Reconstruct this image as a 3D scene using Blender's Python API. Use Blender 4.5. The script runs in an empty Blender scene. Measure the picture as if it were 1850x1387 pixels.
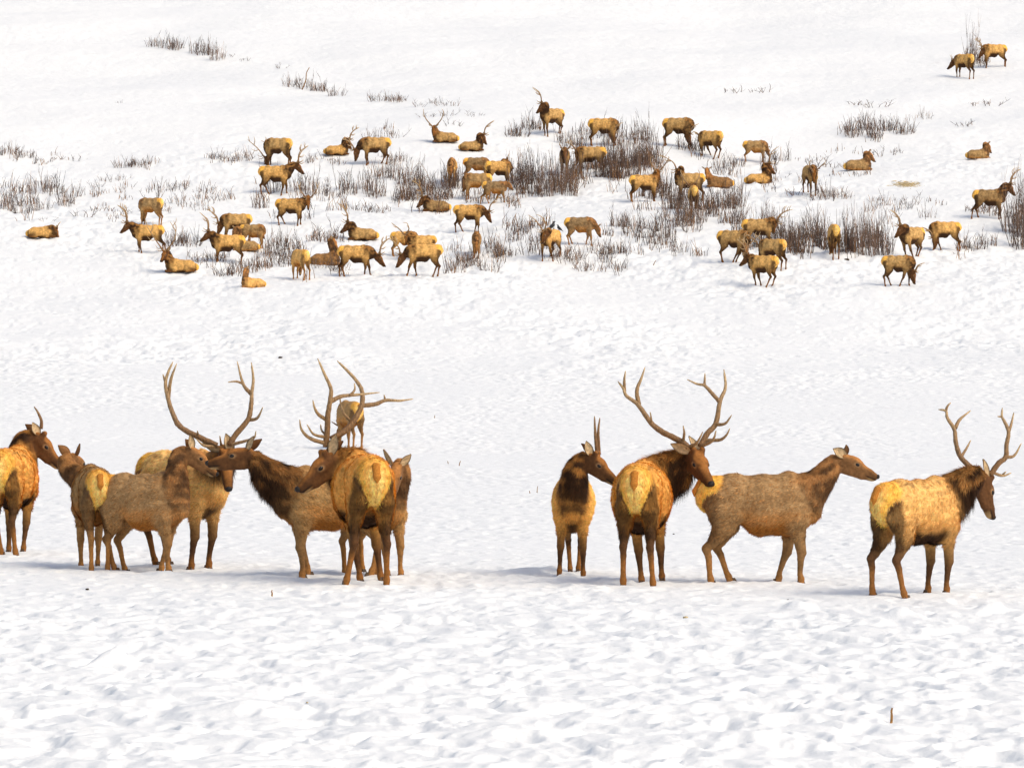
import bpy, math, random
import numpy as np
from mathutils import Vector
SC = bpy.context.scene
COL = SC.collection
R = math.radians

# ------------------------------------------------------------------ camera, sky, sun, exposure
FPX, CX, CY, HOR, CAMH = 9000.0, 925.0, 693.5, 609.0, 3.0     # telephoto, measured on a 1850 px wide frame
PITCH = math.atan((CY - HOR) / FPX)
cam = bpy.data.cameras.new('camera')
cam.sensor_width = 36.0
cam.lens = 36.0 * FPX / 1850.0
cam.clip_start = 1.0
cam.clip_end = 3000.0
cam_ob = bpy.data.objects.new('camera', cam)
COL.objects.link(cam_ob)
cam_ob.location = (0, 0, CAMH)
cam_ob.rotation_euler = (math.pi / 2 - PITCH, 0, 0)
SC.camera = cam_ob

SUN_EL, SUN_AZ = R(48), R(124)      # azimuth clockwise from +Y (from the right)
w = bpy.data.worlds.new('World'); SC.world = w; w.use_nodes = True
nt = w.node_tree; nt.nodes.clear()
sky = nt.nodes.new('ShaderNodeTexSky'); sky.sky_type = 'NISHITA'; sky.sun_disc = False
sky.sun_elevation = SUN_EL; sky.sun_rotation = SUN_AZ
sky.air_density = 1.0; sky.dust_density = 4.0; sky.ozone_density = 1.0
bg = nt.nodes.new('ShaderNodeBackground'); bg.inputs[1].default_value = 0.15
wo = nt.nodes.new('ShaderNodeOutputWorld')
nt.links.new(sky.outputs[0], bg.inputs[0]); nt.links.new(bg.outputs[0], wo.inputs[0])
sl = bpy.data.lights.new('sun', 'SUN'); sl.energy = 1.5; sl.angle = R(36); sl.color = (1.0, 0.93, 0.77)
so = bpy.data.objects.new('sun', sl); COL.objects.link(so)
sd = Vector((math.sin(SUN_AZ) * math.cos(SUN_EL), math.cos(SUN_AZ) * math.cos(SUN_EL), math.sin(SUN_EL)))
so.rotation_euler = sd.to_track_quat('Z', 'Y').to_euler(); so.location = (0, 0, 60)
SC.view_settings.view_transform = 'Standard'; SC.view_settings.look = 'None'
SC.view_settings.exposure = -0.01; SC.view_settings.gamma = 1.0
SC.cycles.max_bounces = 6; SC.cycles.diffuse_bounces = 3

# ------------------------------------------------------------------ helpers
def hash2(i, j, seed):
    n = (i.astype(np.int64) * 374761393 + j.astype(np.int64) * 668265263 + seed * 974634777) & 0x7fffffff
    n = ((n ^ (n >> 13)) * 1274126177) & 0x7fffffff
    n = ((n ^ (n >> 15)) * 2246822519) & 0x7fffffff
    return (n ^ (n >> 16)) & 0xffff
def perlin(x, y, seed=0):
    x = np.asarray(x, float); y = np.asarray(y, float)
    xi = np.floor(x); yi = np.floor(y); fx = x - xi; fy = y - yi
    sx = fx * fx * fx * (fx * (fx * 6 - 15) + 10); sy = fy * fy * fy * (fy * (fy * 6 - 15) + 10)
    def g(dx, dy):
        a = hash2(xi + dx, yi + dy, seed) * (2 * np.pi / 65536.0)
        return np.cos(a) * (fx - dx) + np.sin(a) * (fy - dy)
    a = g(0, 0); b = g(1, 0); c = g(0, 1); d = g(1, 1)
    return ((a + (b - a) * sx) * (1 - sy) + (c + (d - c) * sx) * sy) * 1.5
def noise3(p, sc, seed=0):
    return (perlin(p[:, 0] * sc + 3.1, p[:, 2] * sc + p[:, 1] * sc * .37, seed) + perlin(p[:, 1] * sc + 7.7, p[:, 2] * sc - p[:, 0] * sc * .31, seed + 5)) * .7
def sstep(a, b, x):
    t = np.clip((x - a) / (b - a), 0, 1); return t * t * (3 - 2 * t)

def mk_mesh(name, V, quads=None, tris=None, col=None, smooth=True):
    me = bpy.data.meshes.new(name)
    V = np.asarray(V, np.float32)
    nq = 0 if quads is None else len(quads); ntr = 0 if tris is None else len(tris)
    loops = []
    if nq: loops.append(np.asarray(quads, np.int32).ravel())
    if ntr: loops.append(np.asarray(tris, np.int32).ravel())
    loops = np.concatenate(loops)
    me.vertices.add(len(V)); me.vertices.foreach_set('co', V.ravel())
    me.loops.add(len(loops)); me.loops.foreach_set('vertex_index', loops)
    me.polygons.add(nq + ntr)
    ls = np.concatenate([np.arange(nq) * 4, nq * 4 + np.arange(ntr) * 3]).astype(np.int32)
    me.polygons.foreach_set('loop_start', ls)
    me.polygons.foreach_set('use_smooth', np.full(nq + ntr, smooth, bool))
    me.update(calc_edges=True)
    if col is not None:
        a = me.color_attributes.new('coat', 'FLOAT_COLOR', 'POINT')
        c = np.ones((len(V), 4), np.float32); c[:, :3] = col
        a.data.foreach_set('color', c.ravel())
    return me
def link(name, me, mat=None, parent=None):
    o = bpy.data.objects.new(name, me)
    if me is not None and mat is not None and not me.materials: me.materials.append(mat)
    COL.objects.link(o)
    if parent is not None: o.parent = parent
    return o
def tag(o, label=None, cat=None, group=None, kind=None):
    if label: o['label'] = label
    if cat: o['category'] = cat
    if group: o['group'] = group
    if kind: o['kind'] = kind
    return o

# ------------------------------------------------------------------ materials
def mat_base(name, rough=.8, spec=.3):
    m = bpy.data.materials.new(name); m.use_nodes = True
    b = m.node_tree.nodes['Principled BSDF']
    b.inputs['Roughness'].default_value = rough; b.inputs['Specular IOR Level'].default_value = spec
    return m, m.node_tree, b
def noise_node(nt, scale, detail=3, src='Object', vec=None):
    tc = nt.nodes.new('ShaderNodeTexCoord'); n = nt.nodes.new('ShaderNodeTexNoise')
    n.inputs['Scale'].default_value = scale; n.inputs['Detail'].default_value = detail
    if vec:
        mp = nt.nodes.new('ShaderNodeMapping'); mp.inputs['Scale'].default_value = vec
        nt.links.new(tc.outputs[src], mp.inputs[0]); nt.links.new(mp.outputs[0], n.inputs['Vector'])
    else: nt.links.new(tc.outputs[src], n.inputs['Vector'])
    return n
def ramp(nt, src, a, b, pa=.3, pb=.7):
    r = nt.nodes.new('ShaderNodeValToRGB')
    r.color_ramp.elements[0].position = pa; r.color_ramp.elements[0].color = (*a, 1)
    r.color_ramp.elements[1].position = pb; r.color_ramp.elements[1].color = (*b, 1)
    nt.links.new(src, r.inputs[0]); return r
def attr_mat(name, rough=.8, scale=40, lo=.72, hi=1.25, spec=.2, bump=0, vec=None):
    m, nt, b = mat_base(name, rough, spec)
    at = nt.nodes.new('ShaderNodeAttribute'); at.attribute_name = 'coat'
    n = noise_node(nt, scale, 4, vec=vec)
    r = ramp(nt, n.outputs['Fac'], (lo,) * 3, (hi,) * 3)
    mx = nt.nodes.new('ShaderNodeMix'); mx.data_type = 'RGBA'; mx.blend_type = 'MULTIPLY'
    mx.inputs[0].default_value = 1.0; mx.clamp_result = False
    nt.links.new(at.outputs['Color'], mx.inputs[6]); nt.links.new(r.outputs[0], mx.inputs[7])
    nt.links.new(mx.outputs[2], b.inputs['Base Color'])
    if bump:
        bp = nt.nodes.new('ShaderNodeBump'); bp.inputs['Strength'].default_value = bump; bp.inputs['Distance'].default_value = .01
        nt.links.new(n.outputs['Fac'], bp.inputs['Height']); nt.links.new(bp.outputs[0], b.inputs['Normal'])
    return m
def plain_mat(name, a, b_, scale=30, rough=.6, spec=.4):
    m, nt, b = mat_base(name, rough, spec)
    n = noise_node(nt, scale); r = ramp(nt, n.outputs['Fac'], a, b_)
    nt.links.new(r.outputs[0], b.inputs['Base Color']); return m
M_COAT = attr_mat('elk_coat', .75, 30, .8, 1.2, .15, .5)
M_FARCOAT = attr_mat('elk_coat_coarse', .8, 12, .68, 1.32, .15, .6)
M_ANTLER = attr_mat('antler_bone', .5, 70, .5, 1.3, .35, .8, (1, 1, .3))
M_EYE = plain_mat('elk_eye', (.006, .004, .003), (.012, .007, .004), 40, .28, .35)
M_NOSE = plain_mat('elk_nose', (.012, .010, .009), (.03, .022, .018), 90, .6, .25)
M_HOOF = plain_mat('elk_hoof', (.05, .028, .014), (.13, .07, .03), 40, .6)
M_TAIL = plain_mat('elk_tail_hair', (.34, .12, .02), (.60, .24, .04), 60, .8, .1)
M_TWIG = attr_mat('bare_stem', .8, 9, .6, 1.3, .15)
M_STALK = plain_mat('dry_stalk', (.16, .075, .022), (.42, .22, .07), 60, .8, .2)
M_CLOD = plain_mat('dark_clod', (.03, .022, .016), (.09, .06, .04), 60, .9, .1)
M_STRAW = plain_mat('old_straw', (.42, .32, .17), (.66, .52, .30), 30, .9, .1)
M_BIRD = plain_mat('black_plumage', (.006, .006, .008), (.02, .02, .026), 60, .4, .5)
def snow_mat():
    m, nt, b = mat_base('snow', .62, .25)
    n = noise_node(nt, .22, 4)
    r = ramp(nt, n.outputs['Fac'], (.885, .890, .868), (.915, .918, .892))
    # faint grey-brown trampling dirt with its own ragged shapes
    n3 = noise_node(nt, .9, 6); r3 = ramp(nt, n3.outputs['Fac'], (0, 0, 0), (1, 1, 1), .66, .80)
    mx = nt.nodes.new('ShaderNodeMix'); mx.data_type = 'RGBA'; mx.inputs[7].default_value = (.62, .60, .58, 1)
    ml = nt.nodes.new('ShaderNodeMath'); ml.operation = 'MULTIPLY'; ml.inputs[1].default_value = .35
    nt.links.new(r3.outputs[0], ml.inputs[0]); nt.links.new(ml.outputs[0], mx.inputs[0])
    nt.links.new(r.outputs[0], mx.inputs[6]); nt.links.new(mx.outputs[2], b.inputs['Base Color'])
    n1 = noise_node(nt, 3.2, 5); n2 = noise_node(nt, 16, 4)
    ad = nt.nodes.new('ShaderNodeMath'); ad.operation = 'MULTIPLY_ADD'; ad.inputs[1].default_value = .22
    nt.links.new(n2.outputs['Fac'], ad.inputs[0]); nt.links.new(n1.outputs['Fac'], ad.inputs[2])
    bp = nt.nodes.new('ShaderNodeBump'); bp.inputs['Strength'].default_value = .55; bp.inputs['Distance'].default_value = .07
    nt.links.new(ad.outputs[0], bp.inputs['Height']); nt.links.new(bp.outputs[0], b.inputs['Normal'])
    return m
M_SNOW = snow_mat()

# ------------------------------------------------------------------ terrain
_kY = np.array([-400, 0, 133, 185, 212, 228, 243, 260, 280, 302, 400, 600, 1200.])
_kZ = np.array([0, 0, 0, 2.2, 5.57, 8.3, 11.3, 14.8, 18.8, 23.4, 46, 90, 200.])
_gy = np.arange(-400, 1200, 1.0); _gz = np.interp(_gy, _kY, _kZ)
_ker = np.hanning(17); _ker /= _ker.sum()
_gz = np.convolve(np.pad(_gz, 8, mode='edge'), _ker, mode='valid')
def T0(X, Y):
    z = np.interp(Y, _gy, _gz)
    k = sstep(150, 200, Y)
    z = z + k * (.55 * perlin(X / 26, Y / 19, 3) + .22 * perlin(X / 9, Y / 7, 4))
    # the fold that carries the line of brush down from the upper left, and the drift edge under the thickets
    return z
def hoof_pits(X, Y, cx, cy, seed, prob, depth):
    ix = np.floor(X / cx); iy = np.floor(Y / cy); out = np.zeros_like(X * 1.0)
    for dx in (-1, 0, 1):
        for dy in (-1, 0, 1):
            jx, jy = ix + dx, iy + dy
            a = hash2(jx, jy, seed) / 65536.0; b = hash2(jx, jy, seed + 1) / 65536.0; c = hash2(jx, jy, seed + 2) / 65536.0; e = hash2(jx, jy, seed + 3) / 65536.0
            r = cx * (.20 + .20 * e); X0 = (jx + a) * cx; Y0 = (jy + b) * cy
            q = ((X - X0) / r) ** 2 + ((Y - Y0) / (r * 1.35)) ** 2
            out = out + np.where(c < prob, (-np.exp(-q ** 2) + .32 * np.exp(-((np.sqrt(q) - 1.35) / .35) ** 2)) * depth * (.5 + e), 0)
    return out
def T(X, Y):
    z = T0(X, Y)
    X = np.asarray(X, float); Y = np.asarray(Y, float)
    wx = X + .25 * perlin(X * 1.1, Y * .8, 21); wy = Y + .35 * perlin(X * .9 + 9, Y * .8, 22)
    n1 = perlin(wx / .36, wy / .62, 11); n2 = perlin(wx / .16, wy / .30, 12); n3 = perlin(X / 2.1, Y / 2.6, 13)
    pit = sstep(.12, .5, perlin(wx / .62 + 40, wy / 1.1, 17))
    h = .046 * n1 + .036 * (.5 - np.abs(n1)) + .014 * n2 + .045 * n3 - .028 * pit
    n4 = perlin(wx / .9, wy / .8, 14)
    near = 1 - sstep(50, 62, Y)
    mid = sstep(50, 62, Y) * (1 - sstep(150, 190, Y))
    far = 1.25 * sstep(150, 190, Y) * (1 - sstep(238, 262, Y))
    patch = sstep(-.35, .35, perlin(X / 7.5, Y / 16, 15))
    smooth_r = 1 - .75 * sstep(1.2, 2.2, X) * sstep(50, 55, Y) * (1 - sstep(66, 72, Y))
    z = z + h * (near + mid * (.12 + .42 * patch) * smooth_r) + far * (.3 + .7 * patch) * (.09 * n4 + .03 * n1)
    row = np.exp(-((Y - 61.5) / 4.5) ** 2)
    pr = near * .62 + mid * (.18 + .5 * patch) + row * .45 * smooth_r + sstep(150, 190, Y) * (1 - sstep(236, 255, Y)) * (.25 + .6 * patch)
    z = z + (hoof_pits(X, Y, .40, .52, 31, pr, .027) * np.where(Y > 150, 1.25, 1) + hoof_pits(X, Y, .27, .36, 57, pr * .8, .014)) * (1 - .25 * mid)
    z = z + sstep(238, 262, Y) * (.05 * perlin(X / 3.5, Y / 2.2, 16) + .022 * perlin(X / .8, Y / .7, 18) + .012 * perlin(X / .3, Y / .4, 19))
    for (bx, by, br, bh) in BUMPS:
        z = z + bh * np.exp(-((X - bx) ** 2 + ((Y - by) * .8) ** 2) / (br * br))
    return z
def ray(u, v):
    a = (u - CX) / FPX; b = -(v - CY) / FPX
    cp, sp = math.cos(PITCH), math.sin(PITCH)
    y = cp + b * sp; z = -sp + b * cp
    return a / y, z / y
def at(u, v, Y):
    a, b = ray(u, v); return np.array([a * Y, Y, CAMH + b * Y])
_ys = np.arange(28, 500, .1)
def ground(u, v):
    a, b = ray(u, v)
    d = CAMH + b * _ys - T0(a * _ys, _ys)
    i = np.argmax(d < 0); i = max(i, 1)
    t = d[i - 1] / (d[i - 1] - d[i]); Y = _ys[i - 1] + .1 * t
    return np.array([a * Y, Y, float(T0(np.array(a * Y), np.array(Y)))])
BUMPS = []
for (u, v, r, h) in [(205, 1200, .16, .13), (212, 1198, .07, .07), (1465, 1210, .12, .05), (1155, 1115, .15, .06), (1445, 1098, .2, .09), (1627, 1115, .16, .08), (1790, 1103, .16, .09),
                     (960, 1032, .25, .07), (1000, 1030, .2, .06), (300, 1038, .2, .05), (430, 1290, .3, .1), (900, 1330, .35, .08), (1350, 1345, .4, .08)]:
    p = ground(u, v); BUMPS.append((p[0], p[1], r, h))

def build_snow():
    ys = [-300, -150, -60, -20, 0, 12, 20, 26]; y = 28.5
    while y < 150: ys.append(y); y += min(.2, .028 * (y / 30) ** 2)
    while y < 310: ys.append(y); y += .2
    while y < 1100: ys.append(y); y += 2 + (y - 310) * .05
    ys = np.array(ys)
    t_in = np.linspace(-1, 1, 640); t_out = np.geomspace(1.01, 9, 44)
    ts = np.concatenate([-t_out[::-1], t_in, t_out])
    hw = np.maximum(ys, 28) * .112
    X = ts[None, :] * hw[:, None]; Y = np.repeat(ys[:, None], len(ts), 1)
    Z = T(X.ravel(), Y.ravel())
    V = np.stack([X.ravel(), Y.ravel(), Z], 1)
    nr, nc = len(ys), len(ts)
    idx = np.arange(nr * nc).reshape(nr, nc)
    q = np.stack([idx[:-1, :-1], idx[:-1, 1:], idx[1:, 1:], idx[1:, :-1]], -1).reshape(-1, 4)
    me = mk_mesh('snow_ground', V, q)
    tag(link('snow_ground', me, M_SNOW), 'snow covered flat rising into a snowy hillside', 'snow', kind='structure')
build_snow()
# ------------------------------------------------------------------ implicit body builder
def nrm(v): v = np.asarray(v, float); return v / (np.linalg.norm(v) + 1e-9)
class Seg:   # tapered segment with an elliptic section: radii (side, vertical)
    def __init__(s, a, b, ra, rb, side=(0, 1, 0), reg='trunk', k=.05):
        s.a = np.array(a, float); s.b = np.array(b, float); s.ra = np.array(ra, float); s.rb = np.array(rb, float)
        d = s.b - s.a; L = np.linalg.norm(d); s.L = max(L, 1e-4); s.ax = d / s.L if L > 1e-4 else np.array([1., 0, 0])
        sd_ = np.array(side, float); sd_ = sd_ - s.ax * sd_.dot(s.ax); s.sd = nrm(sd_); s.up = np.cross(s.ax, s.sd)
        s.reg = reg; s.k = k
    def dist(s, P):
        q = P - s.a; t = q @ s.ax; tc = np.clip(t / s.L, 0, 1)
        rs = s.ra[0] + (s.rb[0] - s.ra[0]) * tc; ru = s.ra[1] + (s.rb[1] - s.ra[1]) * tc
        al = t - tc * s.L; rl = np.minimum(rs, ru)
        a = q @ s.sd; b = q @ s.up
        k0 = np.sqrt((a / rs) ** 2 + (b / ru) ** 2 + (al / rl) ** 2)
        k1 = np.sqrt((a / rs ** 2) ** 2 + (b / ru ** 2) ** 2 + (al / rl ** 2) ** 2)
        return np.where(k1 > 1e-6, k0 * (k0 - 1) / np.maximum(k1, 1e-6), -rl)
    def box(s, m):
        r = max(s.ra.max(), s.rb.max()) + m
        return np.minimum(s.a, s.b) - r, np.maximum(s.a, s.b) + r
def surface_nets(F, org, h):
    S = F < 0
    nx, ny, nz = F.shape
    acc = np.zeros((nx - 1, ny - 1, nz - 1, 3), np.float32); cnt = np.zeros((nx - 1, ny - 1, nz - 1), np.float32)
    sl_ = lambda o, n: slice(o, n - 1 + o)
    for ax in range(3):
        for o1 in (0, 1):
            for o2 in (0, 1):
                o = [0, 0, 0]; oth = [i for i in range(3) if i != ax]; o[oth[0]] = o1; o[oth[1]] = o2
                A = F[sl_(o[0], nx), sl_(o[1], ny), sl_(o[2], nz)]
                o[ax] = 1; B = F[sl_(o[0], nx), sl_(o[1], ny), sl_(o[2], nz)]; o[ax] = 0
                c = (A < 0) != (B < 0); t = np.where(c, A / np.where(c, A - B, 1), 0)
                acc[..., ax] += np.where(c, t, 0)
                acc[..., oth[0]] += c * o1; acc[..., oth[1]] += c * o2; cnt += c
    m = cnt > 0; ids = -np.ones(m.shape, np.int64); ids[m] = np.arange(m.sum())
    ijk = np.argwhere(m); V = (ijk + acc[m] / cnt[m][:, None]) * h + org
    Q = []
    for ax in range(3):
        o1, o2 = [(1, 2), (2, 0), (0, 1)][ax]
        sl0 = [slice(1, -1)] * 3; sl0[ax] = slice(0, F.shape[ax] - 1)
        sl1 = list(sl0); sl1[ax] = slice(1, F.shape[ax])
        a = S[tuple(sl0)]; b = S[tuple(sl1)]
        for flip, mk in ((False, a & ~b), (True, b & ~a)):
            e = np.argwhere(mk)
            if not len(e): continue
            e = e + 1; e[:, ax] -= 1
            def c(d1, d2):
                f = e.copy(); f[:, o1] += d1; f[:, o2] += d2; return ids[f[:, 0], f[:, 1], f[:, 2]]
            q = np.stack([c(-1, -1), c(0, -1), c(0, 0), c(-1, 0)], 1)
            Q.append(q[:, ::-1] if flip else q)
    return V, np.concatenate(Q)
def mesh_sdf(segs, h, fuzz=None):
    lo = np.min([s.box(.03)[0] for s in segs], 0) - 2 * h; hi = np.max([s.box(.03)[1] for s in segs], 0) + 2 * h
    n = np.ceil((hi - lo) / h).astype(int) + 1
    F = np.full(n, .25, np.float32)
    ax = [lo[i] + h * np.arange(n[i]) for i in range(3)]
    for s in segs:
        bl, bh = s.box(.09)
        i0 = np.clip(np.floor((bl - lo) / h).astype(int), 0, n - 1); i1 = np.clip(np.ceil((bh - lo) / h).astype(int) + 1, 1, n)
        g = np.stack(np.meshgrid(ax[0][i0[0]:i1[0]], ax[1][i0[1]:i1[1]], ax[2][i0[2]:i1[2]], indexing='ij'), -1)
        d = s.dist(g.reshape(-1, 3)).reshape(g.shape[:3])
        sub = F[i0[0]:i1[0], i0[1]:i1[1], i0[2]:i1[2]]
        k = s.k if not callable(s.k) else s.k(g[..., 2])
        hh = np.maximum(k - np.abs(sub - d), 0) / k
        F[i0[0]:i1[0], i0[1]:i1[1], i0[2]:i1[2]] = np.minimum(sub, d) - hh * hh * k * .25
    return surface_nets(F, lo, h)
def vnormals(V, Q):
    n = np.zeros_like(V); fn = np.cross(V[Q[:, 2]] - V[Q[:, 0]], V[Q[:, 3]] - V[Q[:, 1]])
    for i in range(4): np.add.at(n, Q[:, i], fn)
    return n / (np.linalg.norm(n, axis=1, keepdims=True) + 1e-12)

# ------------------------------------------------------------------ antler / tube helper
def catmull(P, n):
    P = np.asarray(P, float)
    if len(P) == 2: return np.array([P[0] + (P[1] - P[0]) * t for t in np.linspace(0, 1, n)])
    Q = np.vstack([2 * P[0] - P[1], P, 2 * P[-1] - P[-2]]); out = []
    m = len(P) - 1
    for k in range(n):
        t = k / (n - 1) * m; i = min(int(t), m - 1); f = t - i
        a, b, c, d = Q[i], Q[i + 1], Q[i + 2], Q[i + 3]
        out.append(.5 * ((2 * b) + (-a + c) * f + (2 * a - 5 * b + 4 * c - d) * f * f + (-a + 3 * b - 3 * c + d) * f ** 3))
    return np.array(out)
def tube(P, rad, sides=7, rough=0, rng=None):
    P = np.asarray(P); n = len(P); V = []; Q = []
    tg = np.gradient(P, axis=0); ref = np.array([.3, .9, .2])
    for i in range(n):
        t = nrm(tg[i]); a = nrm(np.cross(t, ref)); b = np.cross(t, a); ref = np.cross(a, t) * 1.0 if False else ref
        for k in range(sides):
            th = 2 * math.pi * k / sides; rr = rad[i] * (1 + (rng.uniform(-rough, rough) if rough else 0))
            V.append(P[i] + (a * math.cos(th) + b * math.sin(th)) * rr)
    for i in range(n - 1):
        for k in range(sides):
            k2 = (k + 1) % sides
            Q.append((i * sides + k, i * sides + k2, (i + 1) * sides + k2, (i + 1) * sides + k))
    V.append(P[0]); V.append(P[-1]); c0 = n * sides; Tt = []
    for k in range(sides):
        k2 = (k + 1) % sides
        Tt.append((c0, k2, k)); Tt.append((c0 + 1, (n - 1) * sides + k, (n - 1) * sides + k2))
    return np.array(V), np.array(Q), np.array(Tt)
BONE_D, BONE_L = np.array([.21, .098, .032]), np.array([.64, .45, .23])
def antler_mesh(name, lines, sides, rng, dk=1.0):
    Vs, Qs, Ts, Cs = [], [], [], []; off = 0
    for (P, r0, r1, c0, c1, n) in lines:
        C = catmull(P, n); t = np.linspace(0, 1, n)
        rad = (r0 + (r1 - r0) * t ** 1.5) * (1.28 if sides > 7 else 1.1)
        rad = rad * np.where(t > .97, .6, 1)
        V, Q, Tt = tube(C, rad, sides, .08 if sides > 5 else 0, rng)
        ct = np.concatenate([np.repeat(c0 + (c1 - c0) * t ** 2, sides), [c0, c1]])
        Vs.append(V); Qs.append(Q + off); Ts.append(Tt + off)
        Cs.append((BONE_D[None] + (BONE_L - BONE_D)[None] * ct[:, None]) * dk); off += len(V)
    return mk_mesh(name, np.vstack(Vs), np.vstack(Qs), np.vstack(Ts), np.vstack(Cs))

# ------------------------------------------------------------------ elk
def build_elk(spec, near=False, voxel=.026, strands=0):
    sp = dict(pose='stand', bull=True, hd=None, nd=None, feet=None, coat='tan', ant=None, s=None, maneL=1.0, nk=1.0, lines=None, group=None, earL=1.0, thick=1.0)
    sp.update(spec)
    rng = np.random.default_rng(int(sp['u'] * 7 + sp['v'] * 13))
    G = ground(sp['u'], sp['v']); Y0 = G[1]
    th = R(sp['h']); ct, st = math.cos(th), math.sin(th)
    lie = sp['pose'] == 'lie'
    s = sp['s'] or (sp['v'] - sp['top']) * Y0 / FPX / 1.33
    A = np.array([G[0], G[1], float(T(np.array(G[0]), np.array(G[1])))])
    Rm = np.array([[ct, -st, 0], [st, ct, 0], [0, 0, 1]])
    def w2l(W): return Rm.T @ (np.asarray(W) - A) / s
    def l2w(p): return A + Rm @ (np.asarray(p) * s)
    fwd = np.array([ct, st, 0])
    dz = -.74 if lie else 0.0
    bull = sp['bull']
    HL = .50 if bull else .46
    # head & neck from where the photograph shows poll and nose, at the depth the animal's own neck gives
    B0 = np.array([.50, 0, 1.04 + dz]) if not lie else np.array([.42, 0, .34])
    Bw = l2w(B0)
    pu, pv = sp['poll']; nu, nv = sp['nose']
    Pw = at(pu, pv, Bw[1]); l = np.linalg.norm((Pw - Bw)[[0, 2]]) / s
    N = .66
    if sp['nd'] is not None: Pw = at(pu, pv, Bw[1] + sp['nd'])
    else:
        rem = math.sqrt(max(N * N - l * l, 0)) * s
        Pw = at(pu, pv, Bw[1] + rem * st)
    Nw = at(nu, nv, Pw[1]); fl = np.linalg.norm(Nw - Pw) / s
    rem = math.sqrt(max(HL * HL - fl * fl, 0)) * s
    hd = sp['hd'] if sp['hd'] is not None else (st if abs(st) > .3 else 0)
    Nw = at(nu, nv, Pw[1] + rem * hd)
    Pl, Nl = w2l(Pw), w2l(Nw)
    mxn = .92 if not lie else .95
    dv = Pl - B0
    if np.linalg.norm(dv) > mxn: sh = dv * (1 - mxn / np.linalg.norm(dv)); Pl = Pl - sh; Nl = Nl - sh
    f = nrm(Nl - Pl); side = np.cross([0, 0, 1.], f)
    if np.linalg.norm(side) < .15: side = np.array([0, 1., 0])
    side = nrm(side); up = np.cross(f, side)
    P = Pl - up * .075 + f * .025
    S = []
    tk = sp['thick'] * (1 if near else .92)
    def seg(a, b, ra, rb, reg='trunk', k=.07, side=(0, 1, 0)): S.append(Seg(a, b, ra, rb, side, reg, k))
    z = dz
    # trunk
    if not lie:
        seg((-.56, 0, 1.05 + z), (-.30, 0, 1.045 + z), (.155 * tk, .215), (.20 * tk, .24), k=.06)
        seg((-.30, 0, 1.045 + z), (.05, 0, .925 + z), (.20 * tk, .245), (.26 * tk, .355), k=.08)
        seg((.05, 0, .925 + z), (.36, 0, .920 + z), (.26 * tk, .355), (.235 * tk, .355), k=.08)
        seg((.36, 0, .920 + z), (.60, 0, .95 + z), (.235 * tk, .355), (.155 * tk, .25), k=.08)
        seg((.34, 0, 1.17 + z), (.50, 0, 1.14 + z), (.09, .15), (.09, .14), k=.1)
        seg((-.56, 0, 1.10 + z), (-.63, 0, .98 + z), (.11, .12), (.10, .12), k=.1)
    else:
        seg((-.50, .02, .20), (-.26, 0, .26), (.15, .15), (.21, .22), k=.05)
        seg((-.26, 0, .26), (.08, 0, .24), (.21, .22), (.26, .25), k=.05)
        seg((.08, 0, .24), (.34, 0, .25), (.26, .25), (.22, .27), k=.05)
        seg((.34, 0, .25), (.52, 0, .24), (.22, .27), (.16, .20), k=.05)
        seg((.24, 0, .42), (.40, 0, .40), (.08, .12), (.08, .11), k=.08)
    # neck
    B3 = P - f * .085 - up * .055
    d03 = np.linalg.norm(B3 - B0)
    B1 = B0 + np.array([.14, 0, .0]) + .22 * (B3 - B0); B2 = B3 - f * .10 * d03 / .7 - up * .22 * d03 / .7
    tt = np.linspace(0, 1, 8); C = np.array([(1 - t) ** 3 * B0 + 3 * (1 - t) ** 2 * t * B1 + 3 * (1 - t) * t * t * B2 + t ** 3 * B3 for t in tt])
    pw_ = 1.4 if bull else 1.9
    mw = 1.18 * sp['maneL'] if bull else 1.0
    for i in range(7):
        def rad(t):
            b_ = math.sin(math.pi * min(t * 1.15, 1)) if bull else .3 * math.sin(math.pi * t)
            return ((.150 * (1 - t) + .076 * t + .02 * b_) * (1 if not bull else 1.06), (.240 * (1 - t) ** pw_ + .10 * (1 - (1 - t) ** pw_) + .03 * b_ * mw) * (.85 if lie else 1) * sp['nk'])
        sdv = nrm(np.array([0, 1., 0]) * (1 - tt[i]) + side * tt[i])
        S.append(Seg(C[i], C[i + 1], rad(tt[i]), rad(tt[i + 1]), sdv, 'neck', .07))
    nk0 = len(S)
    hs = HL / .50 * (1.0 if near else 1.14)
    def hp(a, b, c=0): return P + f * a * hs + up * b * hs + side * c * hs
    def hseg(a, b, ra, rb, k=.03): S.append(Seg(a, b, np.array(ra) * hs, np.array(rb) * hs, side, 'head', k))
    hseg(hp(-.01, 0), hp(.14, .005), (.080, .086), (.086, .086))
    hseg(hp(.14, -.005), hp(.36, -.045), (.080, .084), (.052, .060))
    hseg(hp(.36, -.045), hp(.435, -.052), (.052, .060), (.050, .052))
    hseg(hp(.05, -.095), hp(.28, -.10), (.064, .080), (.044, .050))
    hseg(hp(.28, -.10), hp(.415, -.092), (.040, .042), (.035, .028))
    hseg(hp(.09, .052), hp(.20, .030), (.050, .036), (.040, .034))
    for sg in (1, -1):
        hseg(hp(.12, .040, .062 * sg), hp(.19, .030, .058 * sg), (.026, .022), (.022, .02), .02)
        if bull and sp['ant'] != 'none': hseg(hp(.045, .06, .042 * sg), hp(.03, .11, .052 * sg), (.036, .036), (.032, .032), .03)
    # legs
    feet_l = []
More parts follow.
